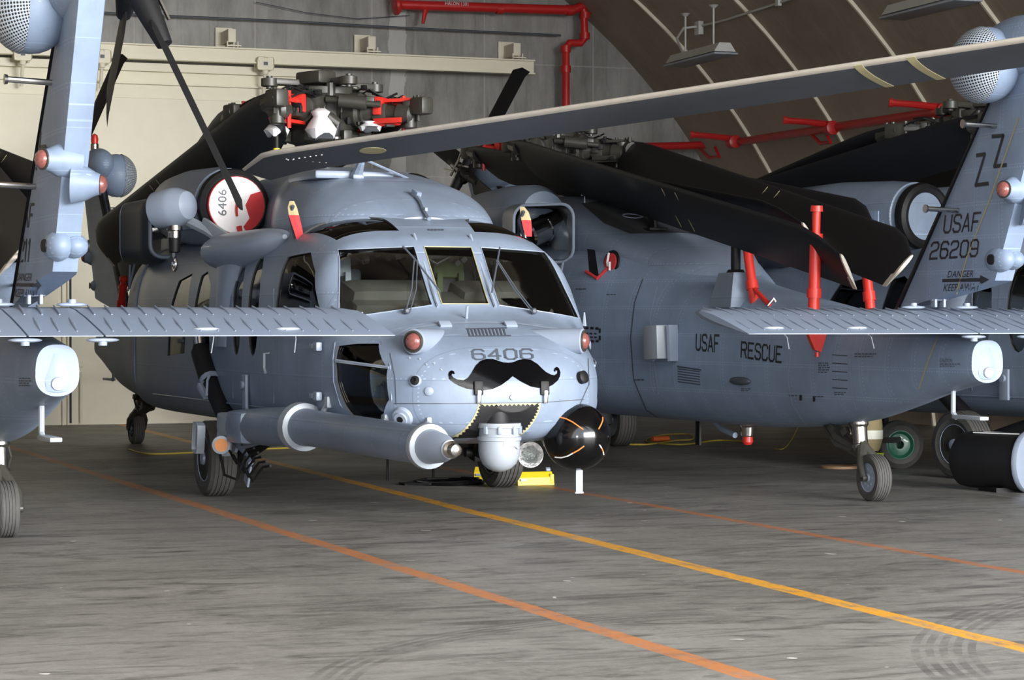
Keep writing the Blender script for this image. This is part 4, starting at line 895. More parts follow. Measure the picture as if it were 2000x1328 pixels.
MB().tube([at(1395, 822, 1, .1, 'B'), at(1410, 838, 1, .1, 'B'), at(1436, 850, 1, .1, 'B')], .028, 10).build('drain_pipe', 'lt', B); MB().box(at(1364, 845, 1, 0, 'B'), (.09, .02, .24)).build('belly_blade_antenna', 'black', B)
polydecal('gold_plate', 'B', [], 'band', Bb) if 0 else None
C = airframe('C', 'gray helicopter tail marked 26211 at the left edge of the photo')
Cf = [c for c in C.children if c.name.startswith('tail_fin')][0]; Cb = [c for c in C.children if c.name.startswith('tail_boom')][0]
text('fin_lettering', 'C', 'Z', [(56, 338), (73, 334), (70, 259), (55, 262)], Cf, w=.8); text('fin_lettering', 'C', 'Z', [(76, 294), (91, 291), (84, 212), (68, 216)], Cf, w=.8)
text('fin_lettering', 'C', 'USAF', [(26, 446), (64, 445), (68, 396), (30, 399)], Cf, w=.85); text('fin_lettering', 'C', '26211', [(18, 513), (58, 512), (62, 465), (21, 467)], Cf, w=.85)
text('warning_lettering', 'C', 'DANGER', [(33, 548), (62, 549), (64, 534), (35, 533)], Cf, stroke=False); text('warning_lettering', 'C', 'KEEP AWAY', [(29, 580), (72, 581), (74, 566), (31, 564)], Cf, stroke=False)
polydecal('warning_arrow', 'C', [[(28, 553), (72, 553), (72, 560), (28, 559)], [(72, 546), (81, 557), (72, 567)]], 'mark', Cf, mx=5)
scrib('C', 38, 738, 20, 18, 4, Cb)
Dh = airframe('D', 'shadowed gray helicopter facing forward at the right edge behind tail 26209')
# ================================================================== the hangar
VC, VR = (2.08, -1.2), 9.7
def struct(o): o['kind'] = 'structure'; return o
# floor with painted lines, tyre marks and streaks, fixed to the slab
m, t, b = nt('hangar_floor'); tc = node(t, 'ShaderNodeTexCoord'); sx = node(t, 'ShaderNodeSeparateXYZ'); t.links.new(tc.outputs['Object'], sx.inputs[0]); X, Y, Z = sx.outputs
def noise(sc, det, scale3=None, rough=.6, dist=0):
    n = node(t, 'ShaderNodeTexNoise', i_Scale=sc, i_Detail=det, i_Roughness=rough, i_Distortion=dist)
    if scale3: mp = node(t, 'ShaderNodeMapping'); mp.inputs['Scale'].default_value = scale3; t.links.new(tc.outputs['Object'], mp.inputs[0]); t.links.new(mp.outputs[0], n.inputs['Vector'])
    else: t.links.new(tc.outputs['Object'], n.inputs['Vector'])
    return n.outputs['Fac']
base = mixc(t, ramp(t, noise(.55, 8, None, .65), .3, .7), (.135, .128, .113), (.25, .238, .216))
base = mixc(t, mth(t, 'MULTIPLY', ramp(t, noise(14, 6), .45, .75), .35), base, (.30, .295, .28))
stk = noise(1.3, 8, (.8, 2.6, 1), .75, 1.8)
base = mixc(t, mth(t, 'MULTIPLY', ramp(t, stk, .48, .66), .85), base, (.055, .051, .045))
stk2 = noise(2.2, 7, (1.9, 4.2, 1), .78, 1.6)
base = mixc(t, mth(t, 'MULTIPLY', ramp(t, stk2, .54, .70), .65), base, (.06, .057, .052))
stk3 = noise(1.2, 6, (6, .35, 1), .7, .6)
base = mixc(t, mth(t, 'MULTIPLY', ramp(t, stk3, .60, .74), .35), base, (.07, .068, .064))
fl_ = noise(3.0, 6, (2.2, 2.2, 1), .8, 2.5); base = mixc(t, mth(t, 'MULTIPLY', ramp(t, mth(t, 'ABSOLUTE', mth(t, 'SUBTRACT', fl_, .5)), .012, .0), .30), base, (.05, .047, .043))
sp2 = noise(5.5, 1); base = mixc(t, mth(t, 'MULTIPLY', ramp(t, sp2, .765, .78), .7), base, (.62, .61, .58))
sp = noise(38, 2); base = mixc(t, mth(t, 'MULTIPLY', ramp(t, sp, .74, .78), .6), base, (.5, .49, .46))
for cx, cy, r0, n_, st_ in ((3.6, -27.1, 4.1, 5, .065), (-.6, -25.9, 2.5, 4, .06)):     # turned tyre scuffs
    dx = mth(t, 'SUBTRACT', X, cx); dy = mth(t, 'SUBTRACT', Y, cy); r = mth(t, 'SQRT', mth(t, 'ADD', mth(t, 'MULTIPLY', dx, dx), mth(t, 'MULTIPLY', dy, dy)))
    q = mth(t, 'DIVIDE', mth(t, 'SUBTRACT', r, r0), st_); inr = mth(t, 'MULTIPLY', mth(t, 'GREATER_THAN', q, 0), mth(t, 'LESS_THAN', q, float(n_)))
    rg = mth(t, 'MULTIPLY', mth(t, 'MULTIPLY', inr, mth(t, 'LESS_THAN', mth(t, 'FRACT', q), .6)), mth(t, 'MULTIPLY', mth(t, 'MULTIPLY', mth(t, 'LESS_THAN', dx, .1), mth(t, 'GREATER_THAN', dy, 0.0)), .55))
    base = mixc(t, mth(t, 'MULTIPLY', rg, ramp(t, noise(3, 4), .35, .6)), base, (.06, .058, .055))
wear = ramp(t, noise(9, 8, (1, .35, 1), .75), .30, .52)
wob = mth(t, 'MULTIPLY', mth(t, 'SUBTRACT', noise(.8, 3), .5), .05)
edge = mth(t, 'MULTIPLY', mth(t, 'SUBTRACT', noise(30, 3), .5), .02)
for x0, w, col, k_, sl in ((-1.42, .064, (.44, .16, .045), .85, -.0265), (.36, .068, (.64, .30, .022), .95, .012), (2.05, .052, (.40, .14, .04), .8, -.015), (5.3, .02, (.35, .34, .32), .5, 0)):
    xx = mth(t, 'ADD', mth(t, 'ADD', X, wob), mth(t, 'MULTIPLY', mth(t, 'ADD', Y, 20), -sl if sl else .0))
    l_ = mth(t, 'LESS_THAN', mth(t, 'ADD', mth(t, 'ABSOLUTE', mth(t, 'SUBTRACT', xx, x0)), edge), w)
    base = mixc(t, mth(t, 'MULTIPLY', mth(t, 'MULTIPLY', l_, wear), k_), base, col)
t.links.new(base, b.inputs['Base Color'])
t.links.new(mth(t, 'ADD', mth(t, 'MULTIPLY', noise(.9, 5), .4), .28), b.inputs['Roughness']); b.inputs['Specular IOR Level'].default_value = .35
bp = node(t, 'ShaderNodeBump', i_Strength=.15, i_Distance=.01); t.links.new(noise(22, 6), bp.inputs['Height']); t.links.new(bp.outputs[0], b.inputs['Normal'])
M['floor'] = m
fl = MB(); fl.box((2.1, -40, -.15), (60, 81, .3)); struct(fl.build('floor', 'floor'))
# concrete end wall
m, t, b = nt('board_marked_concrete'); tc = node(t, 'ShaderNodeTexCoord'); sx = node(t, 'ShaderNodeSeparateXYZ'); t.links.new(tc.outputs['Object'], sx.inputs[0]); X, Y, Z = sx.outputs
c = mixc(t, ramp(t, noise(.9, 8, (1.6, 1, .5), .7), .32, .68), (.17, .166, .153), (.40, .395, .38))
c = mixc(t, mth(t, 'MULTIPLY', ramp(t, noise(2.2, 6, (3.5, 1, .25), .7), .56, .7), .5), c, (.10, .095, .085))
c = mixc(t, mth(t, 'MULTIPLY', ramp(t, noise(2.6, 6, (4, 1, .18), .7), .62, .72), .5), c, (.52, .51, .49))
vj = mth(t, 'LESS_THAN', mth(t, 'FRACT', mth(t, 'DIVIDE', mth(t, 'ADD', X, 49.1), 1.85)), .012)
hj = mth(t, 'LESS_THAN', mth(t, 'FRACT', mth(t, 'DIVIDE', mth(t, 'ADD', Z, 49.0), 1.82)), .01)
c = mixc(t, mth(t, 'MULTIPLY', mth(t, 'MAXIMUM', vj, hj), .45), c, (.50, .49, .47))
wst = mth(t, 'MULTIPLY', mth(t, 'LESS_THAN', mth(t, 'ADD', mth(t, 'ABSOLUTE', mth(t, 'SUBTRACT', X, 4.98)), mth(t, 'MULTIPLY', noise(5, 5, (1, 1, .3)), .25)), .26), mth(t, 'LESS_THAN', Z, 6.5))
c = mixc(t, mth(t, 'MULTIPLY', wst, .55), c, (.60, .60, .58))
t.links.new(c, b.inputs['Base Color']); b.inputs['Roughness'].default_value = .75
M['conc'] = m
m, t, b = nt('vault_concrete'); tc = node(t, 'ShaderNodeTexCoord'); sx = node(t, 'ShaderNodeSeparateXYZ'); t.links.new(tc.outputs['Object'], sx.inputs[0]); X, Y, Z = sx.outputs
c = mixc(t, ramp(t, noise(.8, 8, (1, 1, 1), .7), .3, .7), (.29, .235, .18), (.40, .335, .265))
c = mixc(t, mth(t, 'MULTIPLY', ramp(t, noise(2, 7, (.6, 5, .6), .75), .5, .75), .4), c, (.50, .43, .35))
c = mixc(t, mth(t, 'MULTIPLY', mth(t, 'LESS_THAN', mth(t, 'ADD', Z, mth(t, 'MULTIPLY', noise(1, 3), .12)), 5.0), .28), c, (.58, .49, .40))
t.links.new(c, b.inputs['Base Color']); b.inputs['Roughness'].default_value = .7
M['vault'] = m
struct(MB().box((2.1, .15, 4.6), (20, .3, 9.8)).build('wall_back', 'conc'))
def vpt(a, r, y): return (VC[0]+r*math.cos(a), y, VC[1]+r*math.sin(a))
a0 = math.asin(1.0/9.7); A1 = math.pi-a0
R = []
for i in range(65):
    a = a0+(A1-a0)*i/64; R.append([vpt(a, VR, -28), vpt(a, VR, .3), vpt(a, VR+.3, .3), vpt(a, VR+.3, -28)])
struct(MB().ring_loft(R).build('ceiling', 'vault', smooth=20))
for i in range(10):
    y = -2.15-2.68*i; R = []
    for j in range(49):
        a = a0+(A1-a0)*j/48; R.append([vpt(a, VR-.045, y-.02), vpt(a, VR-.045, y+.02), vpt(a, VR+.02, y+.02), vpt(a, VR+.02, y-.02)])
    struct(MB().ring_loft(R).build('trim_%d' % (i+1), 'cream', smooth=20))
    R = []
    for j in range(49):
        a = a0+(A1-a0)*j/48; R.append([vpt(a, VR-.015, y+.10), vpt(a, VR-.015, y+.34), vpt(a, VR+.02, y+.40), vpt(a, VR+.02, y+.06)])
    struct(MB().ring_loft(R).build('trim_%d' % (i+21), 'vault', smooth=20))
# cream sliding door, its head trim and seams
d = MB(); d.box((-1.1, -.12, 2.62), (9.5, .2, 5.24)); d.box((-1.1, -.17, 5.30), (9.5, .32, .12)); d.box((-1.1, -.16, 5.06), (9.5, .30, .025)); d.box((-1.1, -.23, 4.86), (9.5, .02, .03))
dd = struct(d.build('door_1', 'cream'))
for xs in (-.13, -3.6, 2.9): MB().box((xs, -.225, 2.45), (.03, .02, 4.85)).build('panel_seam', 'deck', dd)
for px in (123, 133): p = at(px, 780, 1, -.26); MB().box((p.x, -.25, 2.2), (.02, .04, 4.4)).build('seam_cover', 'cream', dd)
pp = [at(px, py, 1, -.27) for px, py in ((135, 690), (135, 660))]
b = MB(); b.tube([at(148, 728, 1, -.27), at(157, 728, 1, -.27), at(158, 740, 1, -.27), at(158, 826, 1, -.27)], .02, 6); b.box(at(155, 712, 1, -.26), (.10, .04, .07), None, .01); b.build('switch_conduit', 'cream', dd)
# low painted panel glimpsed between the parked machines on the right
p = at(1545, 515, 1, -.25); MB().box((p.x+.1, -.2, 1.45), (1.3, .12, 2.9), None, .01).build('x', 'cream').name = 'door_2'
struct(bpy.data.objects['door_2'])
# crane rail beam on brackets
bx0, bx1 = at(0, 100, 1, -.5).x-1.5, at(1042, 130, 1, -.5).x
zt, zb = at(1042, 118, 1, -.5).z, at(1042, 146, 1, -.5).z
b = MB(); cx = (bx0+bx1)/2; L = bx1-bx0; b.box((cx, -.5, zt-.01), (L, .16, .022)); b.box((cx, -.5, zb+.01), (L, .16, .022)); b.box((cx, -.5, (zt+zb)/2), (L, .03, zt-zb))
beam = tag(b.build('crane_rail', 'cream'), 'long cream steel rail beam bracketed to the concrete end wall', 'beam')
for px, py in ((444, 70), (716, 84), (998, 97)):
    p = at(px, py, 1, -.28); b = MB(); b.box((p.x, -.03, p.z), (.26, .05, .30), None, .008); b.box((p.x+.02, -.28, p.z-.02), (.12, .46, .20), None, .01)
    for q in (-.05, .05, .11): b.cyl((p.x+q, -.50, zt-.05), (p.x+q, -.50, zt+.10), .012, n=6)
    b.box((p.x+.04, -.5, zt+.03), (.22, .12, .02)); b.build('rail_bracket', 'cream', beam)
for i, (px, py) in enumerate(((519, 124), (200, 110), (45, 105))):
    p = at(px, py, 1, -.62); b = MB()
    b.box((p.x, -.60, p.z), (.26, .03, .20), None, .05); b.cyl((p.x-.07, -.62, p.z+.07), (p.x-.07, -.55, p.z+.07), .045); b.cyl((p.x+.07, -.62, p.z+.07), (p.x+.07, -.55, p.z+.07), .045); b.box((p.x, -.42, p.z), (.26, .03, .20), None, .03)
    o = tag(b.build('trolley_hanger', 'cream'), ('cream two-wheeled door trolley on the rail, above the red-clamped rotor head', 'cream door trolley on the rail behind the black tail rotor blades', 'cream door trolley on the rail behind the left tail fin')[i], 'trolley', 'door trolleys on the rail')
    MB().cyl((p.x, -.6, p.z-.1), (p.x, -.45, p.z-.45), .025).cyl((p.x, -.6, p.z-.1), (p.x, -.6, p.z-.16), .045).build('hanger_rod', 'cream', o)
    MB().box((p.x, -.62, p.z), (.06, .01, .05)).build('number_plate', 'markgray', o)
# wires and conduits
def thing(o, label, cat, group=None): return tag(o, label, cat, group)
thing(MB().tube([at(-20, 12, 1, -.2), at(300, 30, 1, -.2), at(535, 40, 1, -.2), at(800, 55, 1, -.2), at(1095, 69, 1, -.2)], .016, 6).build('wall_cable', 'markgray'), 'thin dark cable strung along the upper concrete wall', 'cable')
thing(MB().tube([at(500, 4, 1, -.12), at(600, 25, 1, -.12), at(700, 37, 1, -.12), at(800, 30, 1, -.12)], .006, 5).build('slack_wire', 'markgray'), 'thin slack wire sagging on the wall above the cable', 'wire')
f_ = lambda px, py: at(px, py, 1, -.35)
b = MB(); b.tube([f_(768, 9), f_(800, 10), f_(1118, 20), f_(1138, 12), f_(1180, -6)], .075, 14)
b.tube([f_(1140, 18), f_(1142, 76), f_(1134, 84), f_(1112, 84), f_(1105, 92), f_(1105, 300), f_(1105, 520)], .062, 14)
fp = thing(b.build('fire_pipe', 'redpipe'), 'red fire suppression pipe marked HALON 1301 along the upper wall and down', 'pipe')
MB().lathe([(-.06, .10), (0, .155), (.04, .155), (.05, .09)], f_(775, 10), (-1, 0, -.15), 20).build('pipe_flange', 'redpipe', fp)
MB().tube([f_(832, 14), f_(826, 46)], [.05, .025], 8).build('pipe_bracket', 'redpipe', fp); MB().tube([f_(1150, 14), f_(1178, 22), f_(1150, 27)], .018, 6).build('pipe_bracket', 'redpipe', fp)
for px, py, ax in ((1142, 30, (0, 0, 1)), (1142, 70, (0, 0, 1)), (1105, 96, (0, 0, 1)), (1105, 135, (0, 0, 1)), (1112, 20, (1, 0, 0)), (975, 17, (1, 0, 0))): MB().lathe([(-.05, .085), (.05, .085)], f_(px, py), ax, 14).build('pipe_coupling', 'redpipe', fp)
tt = font_tris('HALON 1301'); b = MB(); p0, p1, p2 = f_(866, 11), f_(911, 13), f_(866, 4)
for tr in tt: b.add([Vector(p0)+(Vector(p1)-Vector(p0))*u+(Vector(p2)-Vector(p0))*v+Vector((0, -.085, 0)) for u, v in tr], [(0, 1, 2)])
b.build('pipe_lettering', 'white', fp)
g_ = lambda px, py, x=9.62: at(px, py, 0, x)
pe = g_(1925, 204); ps = g_(1432, 279); e = (pe-ps).normalized()
b = MB(); b.tube([at(1240, 287, 1, -.4), at(1420, 282, 1, -.4), ps, pe, pe+e*4], .062, 14)
vp = thing(b.build('vault_fire_pipe', 'redpipe'), 'red fire suppression pipe running along the curved vault at the right', 'pipe')
for px, py in ((1432, 277), (1622, 250), (1838, 217)):
    q = g_(px, py, 9.55); MB().lathe([(-.09, .07), (-.08, .10), (.08, .10), (.09, .07)], q, e, 14).build('pipe_coupling', 'redpipe', vp)
    MB().tube([q+Vector((-.05, .0, .05)), q+Vector((-.28, .25, .10))-e*-.0, q+Vector((-.50, .35, .12))], [.05, .045, .045], 10).lathe([(0, .06), (.05, .06)], q+Vector((-.50, .35, .12)), (-1, .4, .1), 10).build('discharge_nozzle', 'redpipe', vp)
for px, py in ((1385, 290), (1602, 262)): MB().tube([g_(px-18, py), g_(px, py+18), g_(px+20, py+16), g_(px+12, py-2)], .028, 6).build('pipe_bracket', 'redpipe', vp)
thing(MB().tube([g_(1500, 374, 10.2), g_(1560, 372, 10.2), g_(1640, 366, 10.2), g_(1720, 355, 10.1)], .02, 6).box(g_(1557, 373, 10.15), (.1, .12, .14), None, .01).build('vault_conduit', 'lamp'), 'thin gray conduit with a small box low on the curved vault', 'conduit')
thing(MB().tube([at(px, py, 0, 8.62) for px, py in ((1372, 50), (1420, 38), (1520, 6), (1600, -22))], .02, 6).box(at(1365, 55, 0, 8.6), (.08, .16, .2), None, .01).box(at(1520, 5, 0, 8.6), (.06, .1, .1), None, .01).tube([at(1360, 52, 0, 8.5), at(1335, 55, 0, 8.3), at(1322, 75, 0, 8.1), at(1335, 108, 0, 7.95)], .018, 6).build('upper_conduit', 'lamp'), 'gray conduit with junction boxes across the upper vault above a hanging light', 'conduit')
def fixture(px, py, label, sc=1.0):
    c = at(px, py, 0, 7.9); r = empty('ceiling_light', Matrix.Translation(c), label, 'light', 'hanging vault lights')
    b = MB(); L = .82*sc
    b.ring_loft([[(-L*.2, y, -.02), (L*.2, y, -.02), (L*.10, y, .10), (-L*.10, y, .10)] for y in (-L, L)]); b.build('lamp_housing', 'lamp', r)
    MB().box((0, 0, -.05), (.36, L*2.1, .03), None, .01).build('diffuser', 'pale', r)
    for y in (-.55*L, .6*L): MB().cyl((0, y, .08), (0, y, .62), .014, n=6).lathe([(0, .07), (.04, .03)], (0, y, .66), (0, 0, -1), 10).build('hanging_rod', 'lamp', r)
fixture(1367, 110, 'white fluorescent fitting hanging by two rods in front of the curved vault'); fixture(1815, 10, 'white fluorescent fitting cut by the top edge of the photo')

# ================================================================== loose equipment
def pole(k, top, bot, Y, label, strut=None, r=.045):
    a, c_ = at(*top, 1, Y, k), at(*bot, 1, Y, k); a, c_ = HM[k] @ a, HM[k] @ c_
    rt = empty('blade_support_pole', Matrix.Translation(c_), label, 'pole', 'red rotor blade support poles'); a = a-c_; o = Vector((0, 0, 0))
    MB().tube([o, a*.78], r, 12).build('pole_tube', 'red', rt); MB().tube([a*.76, a], [r*.75, r*.7], 12).lathe([(0, r*1.2), (.04, r*1.2)], a*.77, a, 12).lathe([(0, r*1.1), (.05, r)], a, a, 12).build('telescopic_section', 'red' if r > .04 else 'redcloth', rt)
    MB().lathe([(-.04, r*1.25), (.04, r*1.25)], a*.3, a, 12).build('pole_collar', 'red', rt)
    if strut: s_ = HM[k] @ at(*strut, 1, Y, k)-c_; MB().tube([a*.28, s_], .022, 8).build('diagonal_strut', 'red', rt); MB().tube([s_+Vector((-.03, 0, 0)), s_+Vector((.03, 0, .07)), s_+Vector((.07, 0, 0))], .012, 6).build('strut_shackle', 'steel', rt)
    return rt
pole('B', (1455, 448), (1475, 604), .30, 'red support pole with a diagonal strut, leftmost of three above the 26209 stabilator', (1505, 598))
p2 = pole('B', (1595, 413), (1588, 640), .52, 'tall red support pole passing behind the 26209 stabilator, middle of three', r=.05)
cl = MB(); M_ = p2.matrix_world.inverted()
cc = M_ @ (HM['B'] @ at(1592, 660, 1, .52, 'B')); cl.prism([cc+Vector(q) for q in ((-.09, 0, .09), (.13, 0, .09), (.06, 0, -.12), (-.0, 0, -.10))], (0, .05, 0)); cl.cyl(cc+Vector((-.02, 0, .12)), cc+Vector((-.02, 0, .07)), .03).cyl(cc+Vector((.02, .0, -.12)), cc+Vector((.02, 0, -.16)), .02); cl.build('boom_clamp', 'red', p2)
pole('B', (1691, 520), (1700, 604), -.25, 'short red support pole, rightmost of three above the 26209 stabilator')
pole('A', (241, 548), (235, 614), -.35, 'dark red support pole left of its neighbour under the facing helicopter tail')
pole('A', (287, 540), (262, 612), -.2, 'dark red support pole with a brace under the facing helicopter tail', (292, 602))
pole('D', (1511, 500), (1504, 560), -.2, 'thin shaded red pole seen against the cream panel at the right', r=.035)
pole('D', (1576, 470), (1580, 600), -.9, 'shaded red pole close behind the tall middle pole', (1600, 575), r=.04)
# intake covers
for s_ in (-1, 1):
    cM = HM['A'] @ Matrix.Translation((-1.02, s_*.88, 2.60))
    r = empty('engine_intake_cover', cM, 'round white and red intake cover marked 6406 in the engine inlet' if s_ < 0 else 'round white and red intake cover half hidden behind the rounded cowling', 'cover', 'engine intake covers')
    MB().lathe([(-.02, .268), (.045, .268), (.048, .262)], (0, 0, 0), (1, 0, -.03), 32).build('cover_rim', 'redcloth', r)
    MB().lathe([(.0, .262), (.05, .262), (.055, .255)], (0, 0, 0), (1, 0, -.03), 32).build('cover_face', 'cover', r)
    f3 = lambda y, z, d=.062: Vector((d, y, z-.0))
    b = MB(); b.prism([f3(y, z, .056) for y, z in [(.262*math.cos(a*D), .262*math.sin(a*D)) for a in range(-70, 31, 10)]+[(.13, .10), (.08, 0), (.12, -.12), (.06, -.2)]], (.006, 0, 0)); b.build('red_panel', 'redcloth', r)
    for (y, z, sc, tx, mt) in ((-.06, -.10, .085, '6406', 'markgray'), ):
        bb = MB()
        for tr in font_tris(tx): bb.add([f3(y-.08-(v-.5)*.08, z+u*.24, .060) for u, v in tr], [(0, 1, 2)])
        bb.build('cover_number', mt, r)
    MB().tube([(.06, 0, .05), (.08, -.01, -.05), (.06, 0, -.1)], .012, 6).build('cover_handle', 'red', r)
    MB().tube([(.06, .02, -.2), (.10, .03, -.32), (.06, .06, -.48)], [.03, .02, .02], 6).build('streamer', 'redcloth', r)
# pitot tube covers with streamers
def streamer(root, pts, w0, w1, k, mat='redcloth', nm='streamer', Y=None):
    b = MB(); R = []
    for i, (p, w) in enumerate(zip(pts, w0)):
        p = Vector(p); R.append([p+Vector((0, -w, 0)), p+Vector((.015, 0, 0)), p+Vector((0, w, 0)), p+Vector((-.015, 0, 0))])
    b.ring_loft(R); return b.build(nm, mat, root)
def pitot(pxs, X, label):
    P = [at(px, py, 0, X, 'A') for px, py in pxs]; base = P[-1]
    r = empty('pitot_cover', HM['A'] @ Matrix.Translation(base), label, 'cover', 'pitot tube covers')
    P = [p-base for p in P]
    streamer(r, P[:3], [.02, .04, .045], 0, 'A', 'tan', 'canvas_sleeve'); streamer(r, P[2:], [.045, .038, .028, .02][:len(P)-2], 0, 'A')
    MB().tube([P[-1]+Vector((-.1, 0, -.03)), P[0]+Vector((-.05, 0, -.12)), P[0]+Vector((.03, 0, -.04))], .016, 8).build('pitot_mast', 'markgray', r)
pitot([(570, 393), (571, 405), (574, 420), (583, 452), (588, 476)], 1.25, 'olive and red pitot cover streamer above the windshield, left one')
pitot([(1020, 404), (1024, 414), (1028, 430), (1031, 450), (1033, 462)], 1.5, 'olive and red pitot cover streamer in front of the chrome exhaust pipe')
st_ = empty('door_streamer', HM['A'] @ Matrix.Translation((1.3, .62, 1.65)), 'long red ribbon hanging inside the windshield, on the right', 'streamer', 'red ribbons in the cockpit')
q = [at(px, py, 0, 1.3, 'A')-Vector((1.3, .62, 1.65)) for px, py in ((1032, 490), (1026, 520), (1018, 552))]; streamer(st_, q, [.012, .022, .034], 0, 'A')
st_ = empty('door_streamer', HM['A'] @ Matrix.Translation((1.5, -.92, 1.5)), 'long red ribbon hanging inside the side cockpit window', 'streamer', 'red ribbons in the cockpit')
q = [at(px, py, 0, 1.5, 'A')-Vector((1.5, -.92, 1.5)) for px, py in ((598, 500), (606, 540), (612, 560), (612, 612))]; streamer(st_, q, [.05, .03, .012, .014], 0, 'A')
# white cloth hoods on the rotor head
for i, (px, py, pz, w, lab) in enumerate(((540, 232, 262, .11, 'white cloth hood hanging at the left of the rotor head'), (626, 212, 268, .15, 'largest white cloth hood hanging below the middle of the rotor head'), (722, 236, 252, .12, 'white cloth hood at the right of the rotor head, low behind the blade'))):
    c = at(px, py, 0, -.72 if i != 1 else -.62, 'A'); z2 = at(px, pz, 0, -.72, 'A').z
    if i == 2: w = .13
    R = []; H = c.z-z2
    for j, (tz, rr) in enumerate(((0, .3), (.12, .62), (.3, .45), (.42, .62), (.75, 1.0), (1.0, .82))):
        R.append([Vector((w*rr*math.cos(a)*(1+.12*math.sin(3*a+j)), w*rr*math.sin(a)*(1+.15*math.sin(2*a+i)), -H*tz+(.03*math.sin(3*a+i) if j == 5 else 0))) for a in (2*math.pi*n_/18 for n_ in range(18))])
    b = MB(); b.ring_loft(R); o = tag(b.build('cloth_hood', 'white'), lab, 'cloth', 'white hoods on the rotor head'); o.matrix_world = HM['A'] @ Matrix.Translation(c)
    if i == 0: MB().cyl((0, 0, -H), (0, 0, -H-.22), .025).build('tie_cord', 'black', o); MB().cyl((0, 0, -H-.13), (0, 0, -H-.23), .03).build('yellow_tip', 'yellow', o)
# wheel chocks
def chock(px, py, rz, L, label):
    c = at(px, py, 2, 0); r = empty('wheel_chock', Matrix.Translation((c.x, c.y, 0)) @ Matrix.Rotation(rz, 4, 'Z'), label, 'chock', 'yellow wheel chocks')
    b = MB(); b.ring_loft([[(x, -.10, 0), (x, .10, 0), (x, .09, .07), (x, .03, .12), (x, -.03, .12), (x, -.09, .07)] for x in (-L/2, -L/2+.01, L/2-.01, L/2)]); b.box((L/2-.02, 0, .05), (.04, .2, .1), None, .01); b.build('chock_body', 'yellow', r)
    MB().cyl((L/2-.03, .05, .13), (L/2+.01, .05, .13), .025).box((-L/2+.05, -.105, .05), (.06, .02, .02)).build('chock_end_plug', 'lt', r)
chock(1040, 946, .0, .36, 'yellow wheel chock with a gray plug, right of the sensor turret'); chock(953, 936, -.5, .24, 'yellow wheel chock half hidden behind the sensor turret')
c = at(868, 945, 2, 0); r = empty('drip_tray', Matrix.Translation(c), 'flat black drip tray and hoop on the floor beneath the nose', 'tray')
MB().lathe([(0, .32), (.03, .33), (.035, .31), (.012, .30), (.012, .01)], (.06, .0, .0), (0, 0, 1), 40).build('tray_dish', 'gloss', r)
b = MB(); b.tube([(-.42, -.1, .02), (-.1, .28, .03), (.28, .32, .03), (.34, 0, .045)], .012, 6); b.tube([(-.42, -.1, .02), (-.22, -.2, .02), (.3, -.1, .03)], .012, 6); b.box((-.28, .0, .01), (.28, .2, .02), None, .004); b.build('tray_frame', 'black', r)
for px, py in ((757, 888), (846, 906)):
    c = at(px, 938 if px < 800 else 940, 2, 0); tag(MB().cyl((0, 0, 0), (0, 0, .3), .012, n=8).build('floor_prop', 'black'), 'thin black upright rod under the refuelling probe, '+('left one' if px < 800 else 'right one'), 'rod', 'thin rods under the probe').matrix_world = Matrix.Translation((c.x, c.y, 0))
# yellow cables on the floor
def cable(pxs, label, r=.010):
    P = [at(px, py, 2, .012) for px, py in pxs]; out = []
    for i in range(len(P)-1):
        p0, p1, p2, p3 = P[max(i-1, 0)], P[i], P[i+1], P[min(i+2, len(P)-1)]
        for j in range(6):
            q = j/6; out.append(.5*((2*p1)+(-p0+p2)*q+(2*p0-5*p1+4*p2-p3)*q*q+(-p0+3*p1-3*p2+p3)*q**3))
    return tag(MB().tube(out+[P[-1]], r, 6).build('electric_cable', 'yelline'), label, 'cable', 'yellow cables on the floor')
cb = cable([(1185, 866), (1260, 868), (1320, 860), (1352, 858), (1345, 848), (1290, 850), (1262, 862), (1330, 868), (1400, 860), (1452, 862)], 'tangled yellow cable on the floor under the USAF RESCUE boom')
p = at(1291, 857, 2, .03); MB().cyl((p.x-.12, p.y, .03), (p.x+.12, p.y+.03, .03), .035, n=10).build('cable_connector', 'orange', cb)
cable([(250, 877), (290, 886), (370, 884), (440, 880), (530, 876), (660, 872), (740, 874)], 'yellow cable on the floor between the wheels of the facing helicopter')
cable([(945, 872), (970, 868), (1010, 872), (1040, 878)], 'short yellow cable on the floor behind the sensor turret')
cable([(1560, 832), (1545, 860), (1530, 876), (1512, 876)], 'thin yellow cable end on the floor beside tail wheel 26209', .006)
# covered cart behind tail wheel 26209
w0 = at(1755, 915, 2, 0); r = empty('extinguisher_cart', Matrix.Translation(w0), 'tan covered cart with reflective band and green-hubbed tyre, behind the tail wheel', 'cart')
cM = MB(); 
def wheelz(parent, c, rad, w, rimmat):
    t_ = MB(); t_.lathe([(-w*.5, rad*.6), (-w*.52, rad*.8), (-w*.3, rad), (w*.3, rad), (w*.52, rad*.8), (w*.5, rad*.6), (-w*.5, rad*.6)], c, (-.25, -1, 0), 32); t_.build('tire', 'rub', parent)
    g = MB(); g.lathe([(-w*.45, rad*.62), (-w*.2, rad*.5), (-w*.1, rad*.2), (w*.3, rad*.18), (w*.3, rad*.3), (w*.25, rad*.45), (w*.48, rad*.56), (w*.46, rad*.63), (-w*.45, rad*.63)], c, (-.25, -1, 0), 28); g.build('wheel_rim', rimmat, parent)
wheelz(r, (0, 0, .25), .25, .16, 'green')
q = lambda px, py: at(px, py, 1, w0.y-.1)-Vector((w0.x, w0.y, 0))
a_, b_, d_ = q(1680, 812), q(1718, 812), q(1700, 885)
